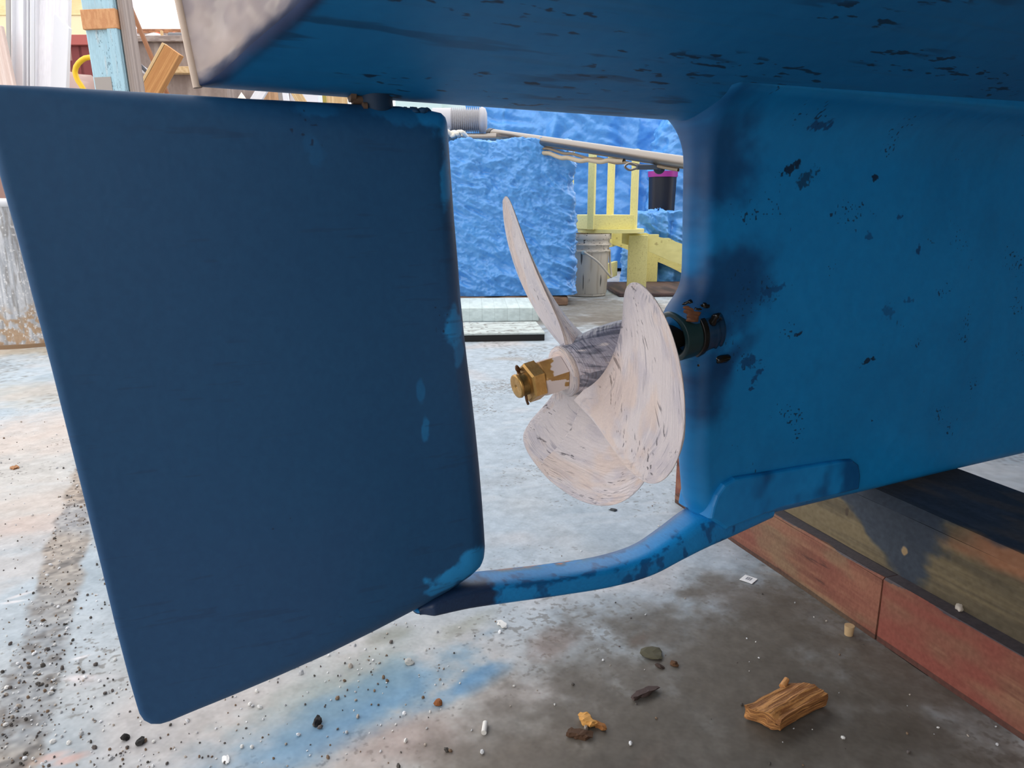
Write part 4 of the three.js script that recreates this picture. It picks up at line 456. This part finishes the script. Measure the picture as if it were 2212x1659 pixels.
// bucket, stool upside down on it, low chair
{
  const f = 4.57, c = place(rightOf(1268, 600, 4.5), f), H = 0.372, b = thing('bucket', 'dirty cream plastic bucket under the yellow stool', 'bucket', c.toArray(), TURN);
  const prof = [[0, 0], [0.118, 0], [0.124, 0.008], [0.134, 0.262], [0.146, 0.266], [0.147, 0.276], [0.137, 0.282], [0.138, 0.3], [0.149, 0.304], [0.149, 0.314], [0.139, 0.318], [0.14, 0.338], [0.148, 0.342], [0.149, H], [0.14, H], [0.128, 0.02], [0, 0.016]].map(([x, y]) => new THREE.Vector2(x, y));
  const t = texture(512, 512, (u, v) => { let c = mix([222, 212, 194], [202, 190, 170], fbm(u * 14, v * 8, 4)); c = mix(c, [170, 150, 124], sst(0.6, 0.74, fbm(u * 40, v * 26, 4)) * 0.4); c = mix(c, [60, 56, 50], sst(0.76, 0.79, fbm(u * 60 + 8, v * 40, 2)) * 0.8); return c; }, THREE.RepeatWrapping);
  part(b, 'pail', new THREE.LatheGeometry(prof, 56), new THREE.MeshStandardMaterial({ map: t, roughness: 0.5 })); const y = 0.27; part(b, 'handle', tube([V3(-0.03, y, 0.15), V3(0.05, y - 0.055, 0.165), V3(0.12, y - 0.13, 0.12), V3(0.152, y - 0.155, 0.04), V3(0.15, y - 0.08, -0.03), V3(0.148, y, -0.05)], 0.006, 40, 8), M(0xc9bfae, 0.5), 'drooping bail handle'); part(b, 'handle_boss', lumpAt(0.03, 0.03, 0.014, -0.03, y - 0.015, 0.146), M(0x9ab0b4, 0.5));
}
function lumpAt(w, h, d, x, y, z) { const g = lump(w, h, d, 0.05, 2, 3); g.translate(x, y, z); return g; }
const yellow = new THREE.MeshStandardMaterial({ map: texture(128, 256, (u, v) => { const n = (fbm(u * 30, v * 60, 3) - 0.5) * 20; let c = [238 + n, 228 + n, 150 + n]; return mix(c, [150, 128, 70], sst(0.74, 0.8, fbm(u * 40 + 3, v * 40, 3)) * 0.5); }), roughness: 0.55 });
{
  const f = 4.72, c = place(rightOf(1298, 480, f), f), y0 = 0.375, s = thing('stool', 'yellow wooden stool upside down on the cream bucket', 'stool', [c.x, y0, c.z], TURN);
  const disc = new THREE.CylinderGeometry(0.205, 0.205, 0.022, 56); disc.translate(0.06, 0.011, 0.02); part(s, 'seat', disc, yellow); const cor = [[0.2, 0.085], [-0.085, 0.2], [-0.2, -0.085], [0.085, -0.2]];
  for (let i = 0; i < 4; i++) { const [a, b] = cor[i], [p, q] = cor[(i + 1) % 4], L = Math.hypot(p - a, q - b), g = box(L, 0.085, 0.022, 0, 0.064, 0, 0.003); g.rotateY(-Math.atan2(q - b, p - a)); g.translate((a + p) / 2, 0, (b + q) / 2); part(s, 'apron', g, yellow); }
  for (const [a, b] of cor) { const g = box(0.04, 0.47, 0.04, 0, 0.255, 0, 0.004); g.rotateY(-0.4); g.translate(a * 0.95, 0, b * 0.95); part(s, 'leg', g, yellow); }
}
{
  const f = 4.75, px0 = 1376, c = place(rightOf(px0, 580, f), f), ch = thing('garden_chair', 'low yellow slatted garden chair frame without its slats', 'chair', [c.x, 0.026, c.z], TURN); const X = (px, ff = f) => (rightOf(px, 560, ff) - rightOf(px0, 580, f)), Y = (py, ff = f) => heightOf(py, ff);
  part(ch, 'front_leg', box(X(1397) - X(1356), Y(517), 0.03, 0, Y(517) / 2, 0.0, 0.003), yellow);
  const rail = (z, sx) => { const top = [], low = []; for (let i = 0; i <= 24; i++) { const t = i / 24, x = lerp(X(1344), X(1344) + 0.9, t), y = Y(511) - 0.02 * t - 0.36 * t * t; top.push([x, y + (i % 4 === 0 && i ? 0.009 : 0)]); low.push([x, y - lerp(0.07, 0.13, Math.min(1, t * 3))]); } const sh = new THREE.Shape([...top, ...low.reverse()].map(([x, y]) => new THREE.Vector2(x, Math.max(y, 0.005)))); const e = new THREE.ExtrudeGeometry(sh, { depth: 0.03, bevelEnabled: false }); e.translate(sx, 0, z); return e; };
  part(ch, 'seat_rail', rail(-0.05, 0), yellow, 'curved rail with slat notches'); part(ch, 'seat_rail', rail(-0.42, -0.1), yellow); part(ch, 'back_leg', box(0.1, Y(520), 0.03, X(1430), Y(520) / 2, -0.4, 0.003), yellow);
  const st = box(0.5, 0.1, 0.025, 0, 0, 0, 0.003); st.rotateY(Math.PI / 2 - 0.35); st.translate(X(1356) - 0.1, Y(600), -0.2); part(ch, 'front_stretcher', st, yellow); const st2 = box(0.5, 0.11, 0.025, 0, 0, 0, 0.003); st2.rotateY(Math.PI / 2 - 0.35); st2.translate(X(1350) - 0.09, Y(530), -0.26); part(ch, 'front_slat', st2, yellow);
}
{ const c = place(rightOf(1420, 640, 4.7) + 0.2, 4.83), m = solo('mat', box(1.0, 0.026, 0.7, 0, 0.013, 0, 0.011), wood([92, 70, 62], [62, 48, 46], 70), 'dark brown board on the floor under yellow chair', 'board'); m.position.copy(c); m.rotation.y = TURN + 0.06; }
// stainless tube, rope and block, ribbed duct on the box
{
  const a = atDepth(1060, 288, 4.5), b = atDepth(1490, 353, 3.2), d = b.clone().sub(a); const t = thing('steel_tube', 'long stainless steel tube resting on the tarp-covered box', 'tube', a.toArray()); const z = V3(0, 0, 0);
  part(t, 'tube', rod(z, d.clone().multiplyScalar(1.5), 0.026, 0.026, 28), steel); const n = d.clone().normalize(); part(t, 'end_ring', rod(n.clone().multiplyScalar(-0.01), n.clone().multiplyScalar(0.03), 0.028, 0.028, 24), M(0x2a2a2e, 0.4), 'black end ring');
  const rope = (name, k0, k1, dy, r, mat) => { const pts = []; for (let i = 0; i <= 16; i++) { const k = lerp(k0, k1, i / 16), p = a.clone().addScaledVector(d, k); p.y -= 0.03 + dy * Math.sin(i / 16 * Math.PI) + 0.004 * Math.sin(i * 2.1); pts.push(p); } return tube(pts, r, 60, 8); };
  const ropeMat = M(0xb8a890, 0.9); solo('rope', rope('rope', 0.2, 0.74, 0.035, 0.011, ropeMat), ropeMat, 'weathered rope slung along underside of steel tube', 'rope'); solo('rope', rope('rope', 0.28, 0.96, 0.015, 0.007, ropeMat), M(0x8a7a66, 0.9), 'thin brown rope hanging below steel tube', 'rope');
  const p = atDepth(1424, 364, 3.36), blk = thing('pulley_block', 'small dark pulley block hanging under the steel tube', 'pulley', p.toArray(), TURN); const w = new THREE.CylinderGeometry(0.024, 0.024, 0.012, 28); w.rotateX(Math.PI / 2); part(blk, 'sheave', w, M(0x2f3940, 0.4)); const w2 = new THREE.CylinderGeometry(0.009, 0.009, 0.02, 20); w2.rotateX(Math.PI / 2); part(blk, 'pin', w2, steel); part(blk, 'cheek', box(0.1, 0.022, 0.018, -0.05, 0.006, 0), M(0x5a6068, 0.4, { metalness: 0.5 })); part(blk, 'shackle', tube([V3(-0.1, 0.012, 0), V3(-0.13, 0.022, 0), V3(-0.15, 0.008, 0), V3(-0.13, -0.006, 0), V3(-0.1, 0.0, 0)], 0.005, 30, 8), steel);
  // second, shorter tube and the duct
  const c0 = atDepth(955, 284, 4.3), c1 = atDepth(1072, 294, 4.3); c0.y = c1.y = heightOf(302, 4.07) + 0.03; solo('steel_tube', rod(c0, c1, 0.024, 0.024, 24), steel, 'short stainless tube lying under the ribbed duct', 'tube');
  const q0 = atDepth(935, 256, 4.36), q1 = atDepth(1052, 262, 4.36); const D = q1.clone().sub(q0), L = D.length(), pr = [[0, 0.0], [0, 0.066]], prof = []; for (let i = 0; i <= 28; i++) { const y = L * 0.36 + L * 0.5 * i / 28; prof.push([y, i % 2 ? 0.05 : 0.071]); } const full = [...pr, [L * 0.34, 0.066], ...prof, [L * 0.88, 0.066], [L * 0.9, 0.074], [L * 0.97, 0.064], [L, 0.04], [L, 0]].map(([y, r]) => new THREE.Vector2(r, y)); const duct = thing('duct', 'white ribbed duct roll with barcode label', 'duct', [q0.x, c0.y + 0.024 + 0.074, q0.z]); D.y = 0; D.normalize();
  part(duct, 'ribbed_body', along(new THREE.LatheGeometry(full, 40), V3(0, 0, 0), D), M(0xb9b7ba, 0.45)); const lab = new THREE.CylinderGeometry(0.0675, 0.0675, L * 0.14, 24, 1, true, 0.2, 2.2); const lt = texture(128, 256, (u, v) => { const bar = v > 0.3 && v < 0.7 && u > 0.25 && u < 0.75 && vn(v * 90, 2) > 0.5; return bar ? [70, 70, 78] : [240, 240, 242]; }); lab.translate(0, L * 0.26, 0); part(duct, 'label', along(lab, V3(0, 0, 0), D), new THREE.MeshStandardMaterial({ map: lt, roughness: 0.5, side: THREE.DoubleSide }), 'white barcode label');
  const pts = []; for (let i = 0; i < 26; i++) { const k = i / 25; const p2 = atDepth(960 + 44 * k + 6 * Math.sin(i * 1.9), 300, 4.16 + 0.05 * Math.cos(i * 1.5)); p2.y = heightOf(302, 4.07) + 0.022 + 0.014 * (1 + Math.sin(i * 2.3)); pts.push(p2); } solo('rope', tube(pts, 0.011, 160, 8), M(0xe2dccf, 0.9), 'small heap of white rope on the tarp-covered box', 'rope');
}
// ------------------------------------------------------------------ litter on the floor
{
  const chunkTex = texture(256, 128, (u, v) => { const g = fbm(u * 4, v * 30, 4), n = (fbm(u * 60, v * 60, 2) - 0.5) * 26; const c = mix([196, 138, 78], [140, 90, 48], sst(0.4, 0.65, g)); return [c[0] + n, c[1] + n, c[2] + n]; });
  const a = onLevel(1632, 1572), b = onLevel(1752, 1508), len = a.distanceTo(b) * 0.86, ang = -Math.atan2(b.z - a.z, b.x - a.x); const g = new THREE.BoxGeometry(len, 0.017, 0.034, 40, 6, 14), p = g.attributes.position;
  for (let i = 0; i < p.count; i++) { let x = p.getX(i), y = p.getY(i), z = p.getZ(i); const gr = (fbm(x * 14, z * 170, 3) - 0.5) * 0.01; if (y > 0) y += gr - Math.abs(z) * 0.15; x += z * 0.45 + (fbm(z * 120, y * 60, 2) - 0.5) * 0.012 * Math.sign(x) * (Math.abs(x) > len * 0.48 ? 1 : 0); z += (fbm(x * 30, y * 20 + 9, 2) - 0.5) * 0.008; p.setXYZ(i, x, y + 0.011, z); } g.computeVertexNormals();
  const ch = thing('wood_chunk', 'split tan wood chunk lying on the grey floor', 'wood', [(a.x + b.x) / 2, 0, (a.z + b.z) / 2], ang); part(ch, 'body', g, new THREE.MeshStandardMaterial({ map: chunkTex, roughness: 0.75, bumpMap: chunkTex, bumpScale: 0.002 })); const sp = rod(V3(len * 0.22, 0.014, -0.017), V3(len * 0.36, 0.018, -0.02), 0.004, 0.003, 9); part(ch, 'splinter', sp, tanWood);
  const sliver = (name, label, x0, y0, x1, y1, w, h, col, sd, cat = 'wood') => { const s0 = onLevel(x0, y0), s1 = onLevel(x1, y1), L = s0.distanceTo(s1), o = solo(name, cat === 'wood' || cat === 'flake' || cat === 'leaf' ? shard(L, cat === 'wood' ? h * 0.8 : h * 0.4, w, sd) : (() => { const q = lump(L, h, w, 0.5, 1, sd).toNonIndexed(); q.computeVertexNormals(); return q; })(), M(col, 0.85), label, cat); o.position.set((s0.x + s1.x) / 2, 0, (s0.z + s1.z) / 2); o.rotation.y = -Math.atan2(s1.z - s0.z, s1.x - s0.x); return o; };
  sliver('bark_sliver', 'dark bark sliver with knobbed end on floor', 1366, 1513, 1420, 1490, 0.007, 0.008, 0x4a3a36, 1); sliver('wood_sliver', 'pale curled wood sliver on floor', 1252, 1553, 1284, 1574, 0.009, 0.009, 0xd29a52, 2); sliver('wood_sliver', 'brown wood sliver beside the pale curled one', 1280, 1562, 1309, 1580, 0.006, 0.006, 0x93602f, 3); sliver('wood_sliver', 'dark brown wood sliver on stained floor', 1226, 1586, 1280, 1596, 0.011, 0.007, 0x4e3420, 4);
  sliver('stone_chip', 'flat olive-brown disc-like chip beside rust stain', 1384, 1412, 1432, 1418, 0.024, 0.006, 0x55503c, 5, 'stone'); sliver('crumb', 'small dark brown crumb beside disc-like chip', 1447, 1433, 1466, 1441, 0.008, 0.007, 0x55381f, 6, 'crumb'); sliver('crumb', 'small black-brown crumb under disc-like chip', 1416, 1436, 1434, 1446, 0.006, 0.004, 0x38281f, 7, 'crumb');
  sliver('paint_flake', 'bent white paint flake below heel strap', 1078, 1343, 1092, 1358, 0.008, 0.008, 0xe8e4dc, 8, 'flake'); sliver('pebble', 'black gritty pebble in blue paint stain', 678, 1562, 694, 1564, 0.012, 0.01, 0x2a2624, 9, 'pebble'); sliver('pebble', 'rust-orange pebble beside blue paint stain', 938, 1520, 955, 1522, 0.008, 0.007, 0x8a5228, 10, 'pebble'); sliver('pebble', 'grey and white pebble above blue paint stain', 874, 1432, 894, 1434, 0.008, 0.007, 0xb8b6ae, 11, 'pebble'); sliver('pebble', 'dark chip lying below propeller', 1316, 1101, 1332, 1104, 0.01, 0.004, 0x3c4042, 12, 'pebble'); sliver('paint_flake', 'lone white flake on floor beyond propeller', 1455, 660, 1462, 660, 0.02, 0.014, 0xf0f0ee, 13, 'flake');
  sliver('leaf_scrap', 'dry brown leaf scrap on pale floor beside rudder', 22, 1013, 42, 1010, 0.016, 0.008, 0xa4744c, 14, 'leaf'); sliver('pebble', 'black pebble off the tip of rudder', 268, 1595, 276, 1600, 0.008, 0.008, 0x24201e, 15, 'pebble'); sliver('pebble', 'charcoal pebble cluster off the tip of rudder', 298, 1604, 312, 1608, 0.01, 0.007, 0x2c2a28, 16, 'pebble'); sliver('paint_flake', 'bright white flake on blue-grey floor', 480, 1645, 496, 1640, 0.01, 0.005, 0xf4f2ee, 17, 'flake');
  { const q = onLevel(1047, 1577), s = solo('plastic_stub', rod(V3(-0.007, 0.0028, 0.003), V3(0.007, 0.0028, -0.003), 0.0028, 0.0028, 14), M(0xdedad2, 0.6), 'white cylindrical stub lying on floor', 'stub'); s.position.set(q.x, 0, q.z); s.rotation.y = 0.6; }
  { const q = onLevel(1833, 1371), g2 = new THREE.CylinderGeometry(0.006, 0.005, 0.013, 18); g2.translate(0, 0.0065, 0); const s = solo('cork_plug', g2, M(0xb79a72, 0.85), 'small tan cork plug standing near timber', 'plug'); s.position.set(q.x, 0, q.z); }
  { const q = onLevel(1617, 1253), s = thing('paper_tag', 'small white paper tag on floor beside timber', 'tag', [q.x, 0.0006, q.z], 0.35); part(s, 'paper', box(0.019, 0.0008, 0.019, 0, 0.0006, 0, 0.0003), M(0xf0eeea, 0.8)); for (let i = 0; i < 3; i++) part(s, 'print_line', box(0.009, 0.0003, 0.0014, 0.001, 0.0012, -0.003 + i * 0.0028, 0), M(0x9a9a9e, 0.8)); }
  { const q = onLevel(2072, 1316, 0.085), s = solo('paint_flake', lump(0.02, 0.008, 0.008, 0.4, 2, 21), M(0xcfc2b2, 0.8), 'pale flake caught on top of the lower timber', 'flake'); s.position.set(q.x, 0.085, q.z); s.rotation.y = 0.5; }
  // countless grit, sand and paint crumbs
  const geo = new THREE.IcosahedronGeometry(0.5, 0), NG = 2000, grit = new THREE.InstancedMesh(geo, new THREE.MeshStandardMaterial({ color: 0xffffff, roughness: 0.85 }), NG); grit.name = 'grit'; const m4 = new THREE.Matrix4(), q4 = new THREE.Quaternion(), cols = [[0.72, 0.7, 0.66], [0.8, 0.8, 0.8], [0.08, 0.07, 0.06], [0.2, 0.13, 0.08], [0.12, 0.1, 0.09], [0.42, 0.36, 0.3], [0.5, 0.5, 0.5]];
  let n = 0; while (n < NG) {
    const inG = n < 420; let x, z; if (inG) { const k = rnd() * (gut.length - 1), i = Math.min(gut.length - 2, Math.floor(k)), p = gut[i].clone().lerp(gut[i + 1], k - i); x = p.x + (rnd() - 0.5) * 0.055; z = p.z + (rnd() - 0.5) * 0.055; } else { const py = 800 + 859 * Math.pow(rnd(), 0.75), px = rnd() * 2212, p = onLevel(px, py); x = p.x; z = p.z; if (Math.hypot(x - EYE.x, z - EYE.z) > 2.2 || x > -0.2 || fbm(x * 3 + 8, z * 3, 2) < 0.3 + 0.25 * rnd()) { if (rnd() < 0.95) continue; } }
    if (x > 0.031 - 0.161 * (z + 0.238) - 0.006) { n++; m4.makeScale(0, 0, 0); m4.setPosition(0, -0.05, 0); grit.setMatrixAt(n - 1, m4); grit.setColorAt(n - 1, new THREE.Color(0.1, 0.1, 0.1)); continue; }
    const r = rnd(), s = r < 0.8 ? 0.0012 + rnd() * 0.0016 : 0.0026 + rnd() * 0.0028; q4.setFromEuler(new THREE.Euler(rnd() * 6, rnd() * 6, rnd() * 6)); m4.compose(V3(x, s * 0.3, z), q4, V3(s * (0.8 + rnd() * 0.8), s * 0.8, s * (0.8 + rnd() * 0.5))); grit.setMatrixAt(n, m4); const c = cols[Math.floor(rnd() * cols.length)]; grit.setColorAt(n, new THREE.Color(c[0], c[1], c[2])); n++;
  }
  grit.castShadow = grit.receiveShadow = true; scene.add(grit); tag(grit, 'scattered grit and tiny paint crumbs over the floor', 'grit', null, 'stuff');
}
renderer.render(scene, camera);
